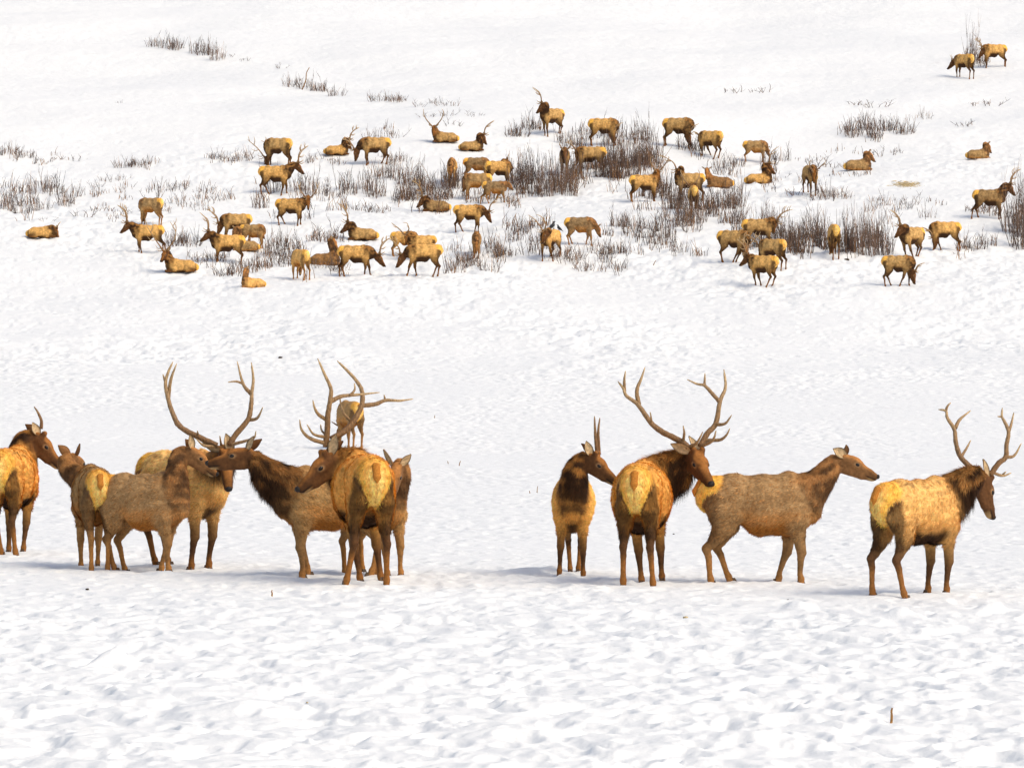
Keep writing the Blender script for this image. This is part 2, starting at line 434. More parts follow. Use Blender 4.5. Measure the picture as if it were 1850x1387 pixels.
    if not lie:
        kz = lambda zz: .014 + .066 * sstep(.52, .80, zz)
        stance = sp.get('st') or [rng.uniform(-.07, .07) for _ in range(4)]
        for li, (hx, sg) in enumerate([('f', 1), ('f', -1), ('h', 1), ('h', -1)]):
            fx = (.50 if hx == 'f' else -.56) + stance[li]
            fy = (.115 if hx == 'f' else .12) * sg
            fl_ = np.array([fx, fy, 0.]); Wf = l2w(fl_)
            if sp['feet'] and sp['feet'][li] is not None:
                Wf[0] = (sp['feet'][li] - CX) / FPX * Wf[1]
                fl_ = w2l(Wf)
            Wf = l2w([fl_[0], fl_[1], 0]); zf = float(T(np.array(Wf[0]), np.array(Wf[1]))); Wf[2] = zf - (.05 if not near else .045)
            foot = w2l(Wf); feet_l.append(foot)
            if hx == 'f':
                J = [((.43, .10, 1.02), (.075, .16)), ((.46, .135, .74), (.075, .115)), ((.475, .125, .56), (.056, .078)), ((.51, .12, .385), (.049, .058)),
                     ((.500, .12, .31), (.036, .041)), ((.495, .115, .14), (.026, .031)), ((.508, .115, .09), (.034, .040)), ((.515, .115, .0), (.032, .045))]
                fd = np.array([.50, .115 * sg, 0])
            else:
                J = [((-.42, .085, 1.00), (.10, .215)), ((-.39, .125, .83), (.095, .205)), ((-.42, .13, .67), (.068, .135)), ((-.545, .12, .50), (.044, .064)), ((-.625, .12, .435), (.040, .054)),
                     ((-.59, .12, .34), (.032, .040)), ((-.572, .12, .14), (.027, .032)), ((-.560, .12, .09), (.034, .040)), ((-.545, .12, .0), (.032, .046))]
                fd = np.array([-.545, .12 * sg, 0])
            off = foot - fd; pts = []
            for (p, r) in J:
                wgt = 1 - sstep(.0, .95, p[2]) if False else max(0, 1 - p[2] / .9)
                q = np.array([p[0], p[1] * sg, p[2]]) + off * np.array([wgt, wgt, wgt])
                pts.append((q, r))
            for i in range(len(pts) - 1):
                S.append(Seg(pts[i][0], pts[i + 1][0], pts[i][1], pts[i + 1][1], (0, 1, 0), 'leg%s%d' % (hx, i), kz))
    else:
        for sg in (1, -1):
            # thigh folded forward, hock and cannon lying along the ground
            seg((-.42, .13 * sg, .24), (-.16, .24 * sg, .17), (.13, .17), (.11, .16), 'legh0', .02)
            seg((-.22, .26 * sg, .16), (-.46, .25 * sg, .09), (.08, .09), (.05, .06), 'legh3', .02)
            seg((-.46, .25 * sg, .07), (-.10, .30 * sg, .05), (.045, .045), (.035, .035), 'legh6', .03)
            seg((.38, .14 * sg, .28), (.30, .18 * sg, .12), (.09, .15), (.08, .11), 'legf0', .03)
            seg((.34, .18 * sg, .10), (.66, .16 * sg, .07), (.06, .06), (.045, .045), 'legf3', .04)
            seg((.66, .16 * sg, .05), (.38, .15 * sg, .04), (.04, .04), (.03, .03), 'legf6', .03)
    V, Q = mesh_sdf(S, voxel)
    Nn = vnormals(V, Q)
    # ---- coat colours (pattern of the fur itself)
    def fields(Pt):
        D = {}
        for sg_ in S:
            d = sg_.dist(Pt); D[sg_.reg] = np.minimum(D.get(sg_.reg, 9), d)
        return D
    TAN = {'tan': (.58, .32, .105), 'grey': (.40, .235, .10), 'pale': (.88, .49, .16), 'brown': (.30, .155, .055), 'gold': (.90, .43, .095), 'dull': (.46, .265, .10)}[sp['coat']]
    if not near and sp['coat'] in ('gold', 'tan', 'dull', 'grey'): TAN = {'gold': (.74, .41, .125), 'tan': (.58, .34, .12), 'dull': (.40, .24, .095), 'grey': (.29, .18, .08)}[sp['coat']]
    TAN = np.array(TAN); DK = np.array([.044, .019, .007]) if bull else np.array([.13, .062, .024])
    LEG = np.array([.17, .072, .022]) * (1 if near else .55) if bull else np.array([.30, .145, .045])
    if sp['coat'] == 'brown': LEG = LEG * .8
    legpale = sp.get('leg'); LEG = np.array(legpale) if legpale else LEG
    RMP = np.array([1.0, .50, .085]); ORG = np.array([.62, .235, .04]); HEADC = np.array([.12, .050, .017]) if bull else np.array([.235, .11, .04])
    def paint(Pt, Nv):
        D = fields(Pt); e = lambda d: np.exp(-np.clip(d, -.05, .3) / .018)
        wt = e(D['trunk']); wn = e(D['neck']); wh = e(D['head'])
        wl = {k_: e(v_) for k_, v_ in D.items() if k_.startswith('leg')}
        x, y, zz = Pt[:, 0], Pt[:, 1], Pt[:, 2] - dz
        n1 = noise3(Pt, 3.0, 1)[:, None]; n2 = noise3(Pt, 9.0, 2)[:, None]; n3 = noise3(Pt, 26.0, 3)[:, None]
        tr = TAN[None] * (1 + .14 * n1 + (.14 if near else .26) * n2) ** np.array([.8, 1, 1.2])
        # dark saddle smudges on the back of moulting bulls
        sm = sstep(.32, .7, n2 + .25 * n1 + (.0 if near else .12)) * sstep(1.02, 1.2, zz)[:, None] * (.55 if bull else .2)
        tr = tr * (1 - sm) + DK * 1.3 * sm
        wth = (sstep(.30, .56, x + .08 * n2[:, 0]) * sstep(1.05, 1.28, zz))[:, None] * .55      # brown withers
        tr = tr * (1 - wth) + (ORG * .7) * wth
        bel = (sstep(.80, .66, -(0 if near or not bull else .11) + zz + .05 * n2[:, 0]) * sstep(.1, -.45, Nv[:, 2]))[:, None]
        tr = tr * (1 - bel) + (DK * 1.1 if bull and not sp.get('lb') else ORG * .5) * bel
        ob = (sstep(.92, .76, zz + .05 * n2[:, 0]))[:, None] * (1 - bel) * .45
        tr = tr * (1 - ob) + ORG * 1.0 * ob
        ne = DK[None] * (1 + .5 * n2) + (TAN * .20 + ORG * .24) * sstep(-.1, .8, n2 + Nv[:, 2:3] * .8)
        nb = (sstep(*((.50, .62) if near else (.28, .42)), x + .06 * n2[:, 0]) * sstep(.15, .10, D['neck']) * (sstep(.72, .95, zz) if not bull else sstep(.58, .78, zz)))[:, None] * .9
        nb = nb * sp.get('nb', 1)
        tr = tr * (1 - nb) + ne * nb
        bl = sstep(.78, .40, x)[:, None] * sstep(.05, -.1, D['trunk'] - .03)[:, None] * .6
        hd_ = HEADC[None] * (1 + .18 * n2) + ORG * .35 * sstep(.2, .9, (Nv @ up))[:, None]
        q = (Pt - P) / hs; a = q @ f; b = q @ up; c = q @ side
        hd_ = hd_ * (1 - .45 * sstep(.26, .42, a))[:, None]
        chin = (sstep(-.092, -.102, b) * sstep(.33, .40, a))[:, None] * .8
        hd_ = hd_ * (1 - chin) + np.array([.42, .27, .12]) * chin
        mouth = (np.exp(-((b + .082) / .008) ** 2) * sstep(.31, .35, a) * (Pt[:, 0] * 0 + 1))[:, None] * (.9 if near else 0)
        hd_ = hd_ * (1 - mouth) + np.array([.01, .007, .005]) * mouth
        er = np.exp(-(((a - .165) / .042) ** 2 + ((b - .006) / .030) ** 2) ** 2)[:, None] * sstep(.04, .055, np.abs(c))[:, None] * .85
        hd_ = hd_ * (1 - er) + np.array([.42, .24, .11]) * er
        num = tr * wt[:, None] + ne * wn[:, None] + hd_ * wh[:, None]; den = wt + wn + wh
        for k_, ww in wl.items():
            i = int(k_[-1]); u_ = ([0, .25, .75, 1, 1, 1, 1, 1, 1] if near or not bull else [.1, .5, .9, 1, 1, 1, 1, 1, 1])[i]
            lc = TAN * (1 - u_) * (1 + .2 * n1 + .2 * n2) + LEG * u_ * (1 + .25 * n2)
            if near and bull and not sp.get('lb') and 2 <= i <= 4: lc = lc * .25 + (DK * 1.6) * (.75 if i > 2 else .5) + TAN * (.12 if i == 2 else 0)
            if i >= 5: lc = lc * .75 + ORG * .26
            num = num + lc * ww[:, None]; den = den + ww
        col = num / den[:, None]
        # dark backs of the thighs and the pale rump patch with the streak down between the legs
        ay = np.abs(y)
        thd = sstep(-.44, -.58, x + .03 * n2[:, 0]) * sstep(.95, .80, zz) * sstep(.42, .55, zz)
        thd = np.maximum(thd, sstep(-.44, -.52, x) * sstep(.115, .15, ay - .04 * (zz - .9)) * sstep(1.12, .98, zz) * sstep(.42, .55, zz) * .85)
        thd = (thd * (.9 if bull else .7))[:, None]
        col = col * (1 - thd) + DK * .65 * thd
        zc = zz - 1.10; hw_ = np.where(zc > 0, .17, .17 * np.clip(1 + zc / .42, .20, 1) ** .9)
        e_ = (ay / hw_) ** 2 + np.where(zc > 0, (zc / .20) ** 2, (zc / .50) ** 6)
        rp = sstep(1.15, .92, e_ + .18 * n2[:, 0] + .12 * n3[:, 0]) * sstep(*((-.40, -.50) if near else (-.50, -.57)), x - .10 * sstep(.95, 1.25, zz) * (1 if not near else .3))
        if lie: rp = sstep(-.50, -.58, x) * sstep(.30, .22, ay)
        rp = rp[:, None]
        edge = (np.exp(-((np.sqrt(e_) - 1.20) / .13) ** 2) * sstep(-.44, -.52, x) * sstep(.66, .74, zz))[:, None] * (.92 if near else .4)
        col = col * (1 - edge) + DK * 1.1 * edge
        col = col * (1 - rp) + (RMP + np.array([.03, .13, .10]) * sstep(.8, .1, e_)[:, None]) * (1 + .05 * n2 + .05 * n3) * rp
        ring = (np.exp(-((np.sqrt(e_) - .62) / .10) ** 2) * sstep(-.55, -.62, x) * sstep(.85, .95, zz))[:, None] * (.5 if bull else .2)
        col = col * (1 - ring) + ORG * 1.5 * ring
        stk = (np.exp(-(ay / .012) ** 2) * sstep(-.55, -.6, x) * sstep(1.12, 1.05, zz) * sstep(.7, .8, zz))[:, None] * .6
        col = col * (1 - stk) + ORG * .6 * stk
        return np.clip(col * (1 + .07 * n3), .004, 1.0), D
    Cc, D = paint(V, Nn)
    # coarse fleece relief on the surface itself
    amp = (.010 if near else .008) * np.where(D['neck'] < .02, 1.6, 1) * np.where(D['head'] < .02, .15, 1) * np.where(V[:, 2] < .5 + dz, .25, 1)
    V = V + Nn * (noise3(V, 16, 7) * amp + noise3(V, 4.5, 8) * (.005 if near else .014) * (D['trunk'] < .03))[:, None]
    Vs, Cs, Qs, Ts = [V], [Cc], [Q], []
    off = len(V)
    # ---- ears (same skin, same mesh)
    ear = sp.get('ears') or (None, None)
    for ei, sg in enumerate((1, -1)):
        base = hp(-.005, .055, .068 * sg)
        ed = nrm(side * sg * .85 + up * .55 - f * .35) if ear[ei] is None else nrm(w2l(at(*ear[ei][:2], Pw[1] + ear[ei][2])) - base)
        wdir = nrm(np.cross(ed, f * 1.0 + side * sg * .5)); open_ = np.cross(wdir, ed)
        if open_ @ (f * .8 + side * sg * .6) < 0: open_ = -open_
        EL = .225 * sp['earL']
        if ear[ei] is not None: EL = min(EL, max(.12, 1.08 * np.linalg.norm(w2l(at(*ear[ei][:2], Pw[1] + ear[ei][2])) - base)))
        nl, nw = 9, 7; ev = []; ec = []
        for layer in (0, 1):
            for i in range(nl):
                t = i / (nl - 1); wd = .068 * (math.sin(math.pi * min(t * .92 + .10, 1)) ** .8 if t < .995 else .05) * (1 - .15 * t)
                for j in range(nw):
                    a = (j / (nw - 1) - .5) * 2; cup = (1 - a * a) * .030 * (1 - t * .6) + t * t * .0
                    p_ = base + ed * EL * t + wdir * a * wd - open_ * (cup + (.007 if layer else 0))
                    ev.append(p_)
                    ec.append(np.array([.66, .46, .25]) * (1 - .8 * (abs(a) > .8)) * (.55 + .5 * rng.random()) if layer == 0 else HEADC * 1.1)
        ev = np.array(ev); ec = np.array(ec); eq = []
        for layer in (0, 1):
            o = layer * nl * nw
            for i in range(nl - 1):
                for j in range(nw - 1): eq.append((o + i * nw + j, o + i * nw + j + 1, o + (i + 1) * nw + j + 1, o + (i + 1) * nw + j))
        o = nl * nw
        for i in range(nl - 1):
            for j in (0, nw - 1): eq.append((i * nw + j, (i + 1) * nw + j, o + (i + 1) * nw + j, o + i * nw + j))
        for j in range(nw - 1): eq.append(((nl - 1) * nw + j, (nl - 1) * nw + j + 1, o + (nl - 1) * nw + j + 1, o + (nl - 1) * nw + j))
        Vs.append(ev); Cs.append(ec); Qs.append(np.array(eq) + off); off += len(ev)
    # ---- fur: thin tapering hairs rooted in the skin
    if strands:
        a_ = np.linalg.norm(np.cross(V[Q[:, 2]] - V[Q[:, 0]], V[Q[:, 3]] - V[Q[:, 1]]), axis=1)
        V_ = V; wq = a_ * np.where(D['neck'][Q[:, 0]] < .02, 2.0, 1) * np.where(V[Q[:, 0], 2] < .45 + dz, .8, 1)
        pick = rng.choice(len(Q), strands, p=wq / wq.sum()); uv = rng.random((strands, 2))
        qq = V[Q[pick]]; Pt = (qq[:, 0] * (1 - uv[:, :1]) + qq[:, 1] * uv[:, :1]) * (1 - uv[:, 1:]) + (qq[:, 3] * (1 - uv[:, :1]) + qq[:, 2] * uv[:, :1]) * uv[:, 1:]
        Nv = Nn[Q[pick, 0]]
        Cx, Df = paint(Pt, Nv)
        isn = Df['neck'] < np.minimum(Df['trunk'], Df['head']) + .01; ish = Df['head'] < np.minimum(Df['neck'], Df['trunk']) - .004
        isl = (Pt[:, 2] - dz < .52)
        flow = np.tile(np.array([-1., 0, -.45]), (strands, 1))
        nd_ = nrm(C[0] - C[-1]); flow[isn] = nd_ * .7 + np.array([0, 0, -.9])
        flow[ish] = -f; flow[isl] = (0, 0, -1.)
        rumpz = (Pt[:, 0] < -.5) & ~isl; flow[rumpz] = (-.35, 0, -1)
        flow += rng.normal(0, .33, flow.shape)
        flow -= Nv * (flow * Nv).sum(1, keepdims=True); flow /= np.linalg.norm(flow, axis=1, keepdims=True) + 1e-9
        ln = np.full(strands, .042); ln[isn] = .062 * (sp['maneL'] if bull else .55); ln[isn] *= .45 + .55 * sstep(.10, .30, np.linalg.norm(Pt[isn] - P, axis=1)); ln[ish] = .014; ln[isl] = .018
        under = isn & (Nv[:, 2] < -.2); ln[under] *= 1.5 if bull else 1.1
        ln[(Df['trunk'] < .02) & (Nv[:, 2] > .75)] *= 1.15
        ln *= rng.uniform(.55, 1.35, strands)
        lift = np.where(isn, .50, .34)[:, None] * rng.uniform(.5, 1.4, (strands, 1)); lift[ish | isl] *= .6
        wv = np.cross(Nv, flow) * (np.where(ish | isl, .0024, .0042) * rng.uniform(.7, 1.3, strands))[:, None]
        root = Pt - Nv * .004
        tip = root + (flow + Nv * lift) * ln[:, None]; tip[:, 2] -= ln * .15
        HV = np.stack([root - wv, root + wv, tip], 1).reshape(-1, 3)
        jit = np.clip(rng.normal(1.0, .25, (strands, 1)), .45, 1.7); warm = rng.random((strands, 1)) < .16
        cs_ = Cx * jit ** np.array([.8, 1.0, 1.2]); cs_ = np.where(warm, cs_ * np.array([1.35, 1.05, .75]), cs_)
        HC = np.stack([cs_ * .8, cs_ * .8, cs_ * 1.25], 1).reshape(-1, 3)
        Ts.append(np.arange(strands * 3).reshape(-1, 3) + off)
        Vs.append(HV); Cs.append(np.clip(HC, .003, .95)); off += strands * 3
    if not near and bull: Cs = [c * .92 for c in Cs]
    root_o = bpy.data.objects.new('elk', None); COL.objects.link(root_o)
    root_o.location = A; root_o.rotation_euler = (0, 0, th); root_o.empty_display_size = .3
    tag(root_o, sp['label'], 'elk', sp['group'])
    me = mk_mesh('body', np.vstack(Vs) * s, np.vstack(Qs), np.vstack(Ts) if Ts else None, np.vstack(Cs))
    link('body', me, M_COAT if near else M_FARCOAT, root_o)
    # ---- eyes, nose, hooves, tail
    def blob(name, c, rad, mat, axes=None, seg_=10, tw=1.0):
        ax = axes if axes is not None else np.eye(3); vv = []; qd = []; tr_ = []
        nr = seg_ // 2 + 1
        for i in range(1, nr):
            ph = math.pi * i / nr
            for k in range(seg_):
                t_ = 2 * math.pi * k / seg_
                d_ = np.array([math.cos(ph), math.sin(ph) * math.cos(t_), math.sin(ph) * math.sin(t_)]) * rad
                vv.append(c + ax.T @ d_)
        n_ = len(vv); vv.append(c + ax.T @ (np.array([1, 0, 0]) * rad)); vv.append(c + ax.T @ (np.array([-1, 0, 0]) * rad))
        for i in range(nr - 2):
            for k in range(seg_): qd.append((i * seg_ + k, i * seg_ + (k + 1) % seg_, (i + 1) * seg_ + (k + 1) % seg_, (i + 1) * seg_ + k))
        for k in range(seg_):
            tr_.append((n_, (k + 1) % seg_, k)); tr_.append((n_ + 1, (nr - 2) * seg_ + k, (nr - 2) * seg_ + (k + 1) % seg_))
        return link(name, mk_mesh(name, np.array(vv) * s, np.array(qd), np.array(tr_)), mat, root_o)
    fr = np.stack([f, side, up])
    for sg in (1, -1):
        blob('eye', hp(.170, .008, .083 * sg), np.array([.030, .016, .022]) * hs, M_EYE, fr, 10 if near else 6)
    blob('nose', hp(.474, -.036), np.array([.030, .042, .034]) * hs, M_NOSE, fr, 10 if near else 6)
    if near:
        for ft in feet_l:
            vv = []; qd = []
            for lobe in (-1, 1):
                o = len(vv)
                for (zz, x0, x1, wd) in ((.0, -.048, .085, .030), (.035, -.045, .062, .028), (.075, -.030, .040, .020)):
                    y0, y1 = (.003, wd) if lobe > 0 else (-wd, -.003)
                    for (xx, yy) in ((x0, y0), (x1, (y0 + y1) / 2 - .008), (x1, (y0 + y1) / 2 + .008), (x0, y1)):
                        vv.append(ft + np.array([xx, yy, zz + .002]))
                for r_ in range(2):
                    for k in range(4): qd.append((o + r_ * 4 + k, o + r_ * 4 + (k + 1) % 4, o + r_ * 4 + 4 + (k + 1) % 4, o + r_ * 4 + 4 + k))
                qd.append((o + 8, o + 9, o + 10, o + 11)); qd.append((o + 3, o + 2, o + 1, o))
            link('hoof', mk_mesh('hoof', np.array(vv) * s, np.array(qd), smooth=False), M_HOOF, root_o)
        S2 = [Seg((-.70, 0, 1.20 + dz), (-.765, 0, 1.09 + dz), (.044, .035), (.036, .028), (0, 1, 0), 't', .03), Seg((-.765, 0, 1.09 + dz), (-.768, 0, 1.03 + dz), (.036, .026), (.012, .012), (0, 1, 0), 't', .03)]
        tv, tq = mesh_sdf(S2, .012); link('tail', mk_mesh('tail', tv * s, tq), M_TAIL, root_o)
    # ---- antlers
    def to_local_m(W): return Rm.T @ (np.asarray(W) - A)
    kind = sp['ant']
    if sp['lines']:
        cs0, ox, oy = sp['crop']
        for grp in sp['lines']:
            L_ = []
            for (pts, d0, d1, r0, r1, c0, c1) in grp:
                m_ = len(pts)
                P3 = [to_local_m(at(ox + p[0] / cs0, oy + p[1] / cs0, Pw[1] + d0 + (d1 - d0) * i / (m_ - 1))) for i, p in enumerate(pts)]
                L_.append((P3, r0, r1, c0, c1, 6 * m_))
            link('antler', antler_mesh('antler', L_, 9, rng), M_ANTLER, root_o)
    elif kind and kind != 'none':
        ua = nrm(up + np.array([0, 0, .9])); fa = np.cross(side, ua); fa = fa if fa @ f > 0 else -fa
        az = sp.get('as', .9) * (1.0 if kind != 'spike' else 1.0)
        for sg in (1, -1):
            def ap(x, y, z_): return (hp(.03, .10, .052 * sg) + (fa * x + side * y * sg + ua * z_) * az) * s
            fat = 1.0 if near else 1.25
            j = lambda: rng.uniform(-.03, .03)
            if kind == 'spike':
                L_ = [([ap(0, 0, 0), ap(-.06, .03, .16), ap(-.06 + j(), .06 + j(), .36)], .016 * fat, .005 * fat, .2, .9, 7)]
            else:
                e1, e2 = j(), j()
                beam = [ap(0, 0, 0), ap(-.07, .13, .11), ap(-.14, .30, .31), ap(-.13 + e1, .40, .56), ap(-.04 + e2, .42 + e1, .80), ap(.07, .36 + e2, .98)]
                L_ = [(beam, .024 * fat, .008 * fat, .1, .9, 14)]
                L_.append(([ap(.0, .01, .03), ap(.13, .06, .02), ap(.24, .09, .14 + j())], .015 * fat, .005 * fat, .2, 1, 6))
                L_.append(([ap(-.05, .06, .07), ap(.06, .14, .08), ap(.15, .17, .22 + j())], .015 * fat, .005 * fat, .2, 1, 6))
                if kind == 'bull':
                    L_.append(([ap(-.14, .29, .30), ap(.0, .38, .34), ap(.08, .44 + j(), .50)], .015 * fat, .005 * fat, .3, 1, 6))
                    L_.append(([ap(-.13 + e1, .40, .56), ap(-.25, .38, .70), ap(-.26 + j(), .33, .90)], .017 * fat, .006 * fat, .3, 1, 6))
                    L_.append(([ap(-.04 + e2, .42 + e1, .80), ap(-.11, .50, .92), ap(-.13, .50 + j(), 1.04)], .013 * fat, .005 * fat, .4, 1, 5))
                else:
                    L_.append(([ap(-.13, .36, .45), ap(-.03, .42, .55), ap(.03 + j(), .44, .70)], .014 * fat, .005 * fat, .3, 1, 6))
            link('antler', antler_mesh('antler', L_, 5 if not near else 8, rng, 1.15), M_ANTLER, root_o)
    return root_o
# ------------------------------------------------------------------ the near herd
def beam(pts, d0, d1, r0=.030, r1=.009, c0=.05, c1=.9): return (pts, d0, d1, r0, r1, c0, c1)
def tine(pts, d0, d1, r0=.018, r1=.005, c0=.25, c1=1.0): return (pts, d0, d1, r0, r1, c0, c1)
GN = 'elk standing together in the near row'
NEAR = [
 dict(u=20, v=1001, top=806, h=82, poll=(71, 781), nose=(114, 822), hd=0, coat='gold', feet=[15, 41, 4, 29], ears=((45, 766, .06), (60, 764, -.06)), crop=(3.3025, 0, 640), maneL=.6, nk=.85, nd=.1, leg=(.16, .07, .022),
      lines=[[beam([(245, 445), (246, 395), (225, 345), (203, 311)], 0, .03, .020, .006, 0, .4)]],
      label='young elk with one thin curved spike antler, cut off by the left edge'),
 dict(u=170, v=1025, top=838, h=101, bull=False, poll=(132, 818), nose=(166, 846), hd=1, coat='dull', feet=[146, 176, 165, 194], ears=((106, 805, -.05), (145, 803, -.05)), st=[0, .05, 0, 0],
      label='small antlerless elk seen from behind, pale heart-shaped rump, looking away'),
 dict(u=257, v=1030, top=846, h=-36, bull=False, poll=(349, 806), nose=(393, 838), hd=0, coat='grey', feet=[288, 304, 228, 209], ears=((336, 794, .05), (344, 787, -.10)), leg=(.30, .15, .05), nk=.82,
      label='grey-brown antlerless elk in profile, its muzzle meeting the face of another elk'),
 dict(u=328, v=1024, top=812, h=-48, poll=(408, 811), nose=(415, 871), hd=-1, coat='pale', feet=[375, 343, 306, 283], ears=((409, 785, .0), (356, 794, .0)), crop=(3.303, 230, 640), thick=1.1, nb=0, nk=.8, maneL=.8, leg=(.075, .032, .012),
      lines=[[beam([(535, 545), (420, 490), (320, 435), (272, 355), (240, 250), (228, 170), (245, 105), (272, 45)], 0, .25, .031),
              tine([(243, 268), (260, 150), (295, 54)], .2, .15, .022), tine([(229, 172), (212, 118)], .2, .2, .015), tine([(300, 425), (272, 375)], .12, .1, .02, .012, .1, .2),
              tine([(535, 548), (460, 545), (412, 505)], 0, -.25), tine([(425, 488), (418, 455)], .08, -.1, .012)],
             [beam([(610, 540), (650, 475), (720, 390), (740, 300), (743, 230), (752, 150), (740, 48)], 0, .25, .031),
              tine([(743, 240), (692, 178), (655, 40)], .2, .15, .022), tine([(692, 175), (650, 162), (600, 166)], .18, .12, .014), tine([(722, 392), (775, 380), (809, 315)], .12, -.1, .02),
              tine([(615, 540), (700, 518), (755, 500), (768, 457)], 0, -.2), tine([(560, 540), (552, 485)], 0, -.2, .012)]],
      label='bull with tall wide lyre-shaped antlers standing behind two touching elk, head lowered'),
 dict(u=603, v=1040, top=828, h=202, s=1.06, lb=True, bull=True, ant='none', poll=(448, 809), nose=(375, 819), hd=0, coat='dull', feet=[548, 560, 668, None], ears=((457, 789, -.12), (471, 794, .10)), leg=(.24, .125, .045),
      label='antlerless dark-necked elk stretching its head left to nuzzle another elk'),
 dict(u=659, v=1053, top=818, h=101, poll=(594, 816), nose=(540, 858), hd=-.4, nd=-.12, coat='gold', feet=[653, 690, 623, 698], ears=((606, 787, -.1), (636, 783, .1)), crop=(3.2267, 480, 640), thick=1.14, maneL=1.35, nk=1.25,
      lines=[[beam([(350, 540), (360, 440), (362, 360), (375, 275), (380, 200), (345, 120), (303, 24)], 0, -.1, .031),
              tine([(378, 275), (440, 245), (530, 236), (665, 222)], .0, .15, .024), tine([(490, 240), (518, 208), (518, 168)], .05, .1, .014),
              tine([(360, 385), (310, 352), (285, 312), (275, 266)], 0, -.2, .020), tine([(348, 518), (260, 490), (210, 440), (198, 380)], 0, -.3, .021),
              tine([(350, 482), (280, 465), (240, 408)], 0, -.22, .016), tine([(342, 462), (325, 440), (320, 408)], 0, .1, .012)],
             [beam([(380, 495), (470, 440), (530, 360), (562, 290), (560, 210), (525, 150), (470, 90), (417, 38)], .12, .5, .031),
              tine([(560, 298), (640, 290), (700, 268), (780, 270), (860, 260)], .35, .4, .024), tine([(697, 267), (690, 235)], .4, .4, .012),
              tine([(492, 385), (455, 345), (440, 300), (430, 235)], .25, .1, .015)]],
      label='large bull seen from behind in the left cluster, shaggy neck turned left, sweeping antlers'),
 dict(u=672, v=1036, top=830, h=-62, s=1.02, bull=False, poll=(716, 836), nose=(703, 886), hd=-1, coat='dull', feet=[724, 700, None, None], ears=((742, 822, .0), (692, 812, .05)),
      label='elk mostly hidden behind the shaggy bull, one ear sticking out to the right'),
 dict(u=633, v=810, top=722, h=112, bull=False, poll=(614, 768), nose=(606, 794), coat='dull', ears=None,
      label='lone elk standing farther back behind the sweeping antlers, pale rump showing'),
 dict(u=1036, v=1037, top=852, h=-92, poll=(1070, 818), nose=(1118, 853), hd=-.5, nd=-.22, coat='gold', feet=[1054, 1010, 1044, 1031], ears=((1049, 799, .08), (1060, 798, -.06)), crop=(3.225, 980, 650), maneL=.75, nk=.86, thick=1.0, leg=(.12, .052, .016),
      lines=[[beam([(318, 550), (308, 430), (303, 327)], 0, .02, .019, .006, 0, .5)], [beam([(330, 550), (325, 430), (334, 337)], .06, .1, .019, .006, 0, .3)]],
      label='young spike bull facing the camera with head turned right, two straight thin antlers'),
 dict(u=1158, v=1053, top=826, h=83, poll=(1256, 812), nose=(1289, 857), hd=-1, nd=-.08, coat='gold', feet=[1160, 1197, 1126, 1181], ears=((1246, 788, .1), (1209, 801, -.02)), crop=(3.225, 980, 650), thick=1.16, maneL=1.25, nk=1.12,
      lines=[[beam([(850, 510), (800, 470), (700, 420), (635, 370), (575, 285), (545, 250), (490, 210), (470, 165), (440, 126)], 0, .3, .031),
              tine([(478, 188), (477, 120), (484, 64)], .28, .25, .017), tine([(562, 262), (550, 180), (575, 110), (598, 42)], .22, .3, .023), tine([(636, 384), (634, 345), (628, 304)], .15, -.05, .013),
              tine([(850, 508), (900, 482), (935, 418)], 0, -.25, .018), tine([(818, 478), (826, 430), (820, 382)], .03, -.15, .016)],
             [beam([(920, 505), (960, 430), (1010, 370), (1035, 240), (1066, 160), (1057, 56)], 0, .3, .031),
              tine([(1030, 242), (985, 192), (945, 150), (900, 140), (842, 114)], .18, .3, .021), tine([(944, 152), (947, 78)], .25, .28, .014), tine([(1012, 378), (1065, 370), (1103, 321)], .1, -.1, .018),
              tine([(940, 468), (1030, 466), (1070, 440), (1092, 399)], .03, -.2, .019), tine([(920, 505), (990, 470), (1012, 411)], 0, -.28, .019)]],
      label='big bull seen from behind, head turned right towards the camera, widest branching antlers'),
 dict(u=1371, v=1051, top=856, h=0, s=1.03, bull=False, poll=(1527, 819), nose=(1592, 846), hd=0, coat='grey', feet=[1402, 1446, 1322, 1286], ears=((1530, 805, .1), (1507, 811, -.12)), leg=(.22, .115, .042),
      label='grey antlerless elk standing side-on facing right with its chin raised'),
 dict(u=1655, v=1074, top=862, h=47, poll=(1780, 857), nose=(1802, 921), hd=.6, coat='pale', feet=[1675, 1709, 1577, 1637], ears=((1729, 838, .05), (1778, 831, -.1)), crop=(3.555, 1540, 710), maneL=1.25, thick=1.0, leg=(.15, .07, .026),
      lines=[[beam([(795, 500), (740, 460), (690, 400), (665, 320), (655, 235), (610, 160), (600, 115), (553, 105)], 0, .25, .027, .008),
              tine([(600, 117), (610, 85), (632, 61)], .22, .22, .014), tine([(660, 226), (690, 170), (760, 111)], .18, .3, .019), tine([(700, 408), (735, 350), (760, 302)], .08, .25, .014)],
             [beam([(885, 525), (940, 450), (985, 410), (990, 330), (1003, 250), (975, 180), (960, 148), (963, 94)], 0, .2, .027, .007),
              tine([(961, 152), (932, 150)], .18, .15, .010), tine([(1003, 252), (1020, 200), (1037, 124)], .12, .2, .016), tine([(983, 412), (1040, 400), (1085, 322)], .06, .15, .017),
              tine([(900, 510), (965, 530), (1020, 512)], 0, .2, .016), tine([(962, 526), (988, 503)], .12, .1, .010)]],
      label='rightmost near bull with shaggy pale flanks, facing away to the right'),
]
ONLY = None
for i, e in enumerate(NEAR):
    if ONLY == 'far': break
    e['group'] = GN
    far_ = e['v'] < 900
    build_elk(e, near=True, voxel=.020 if far_ else .0135, strands=9000 if far_ else 42000)

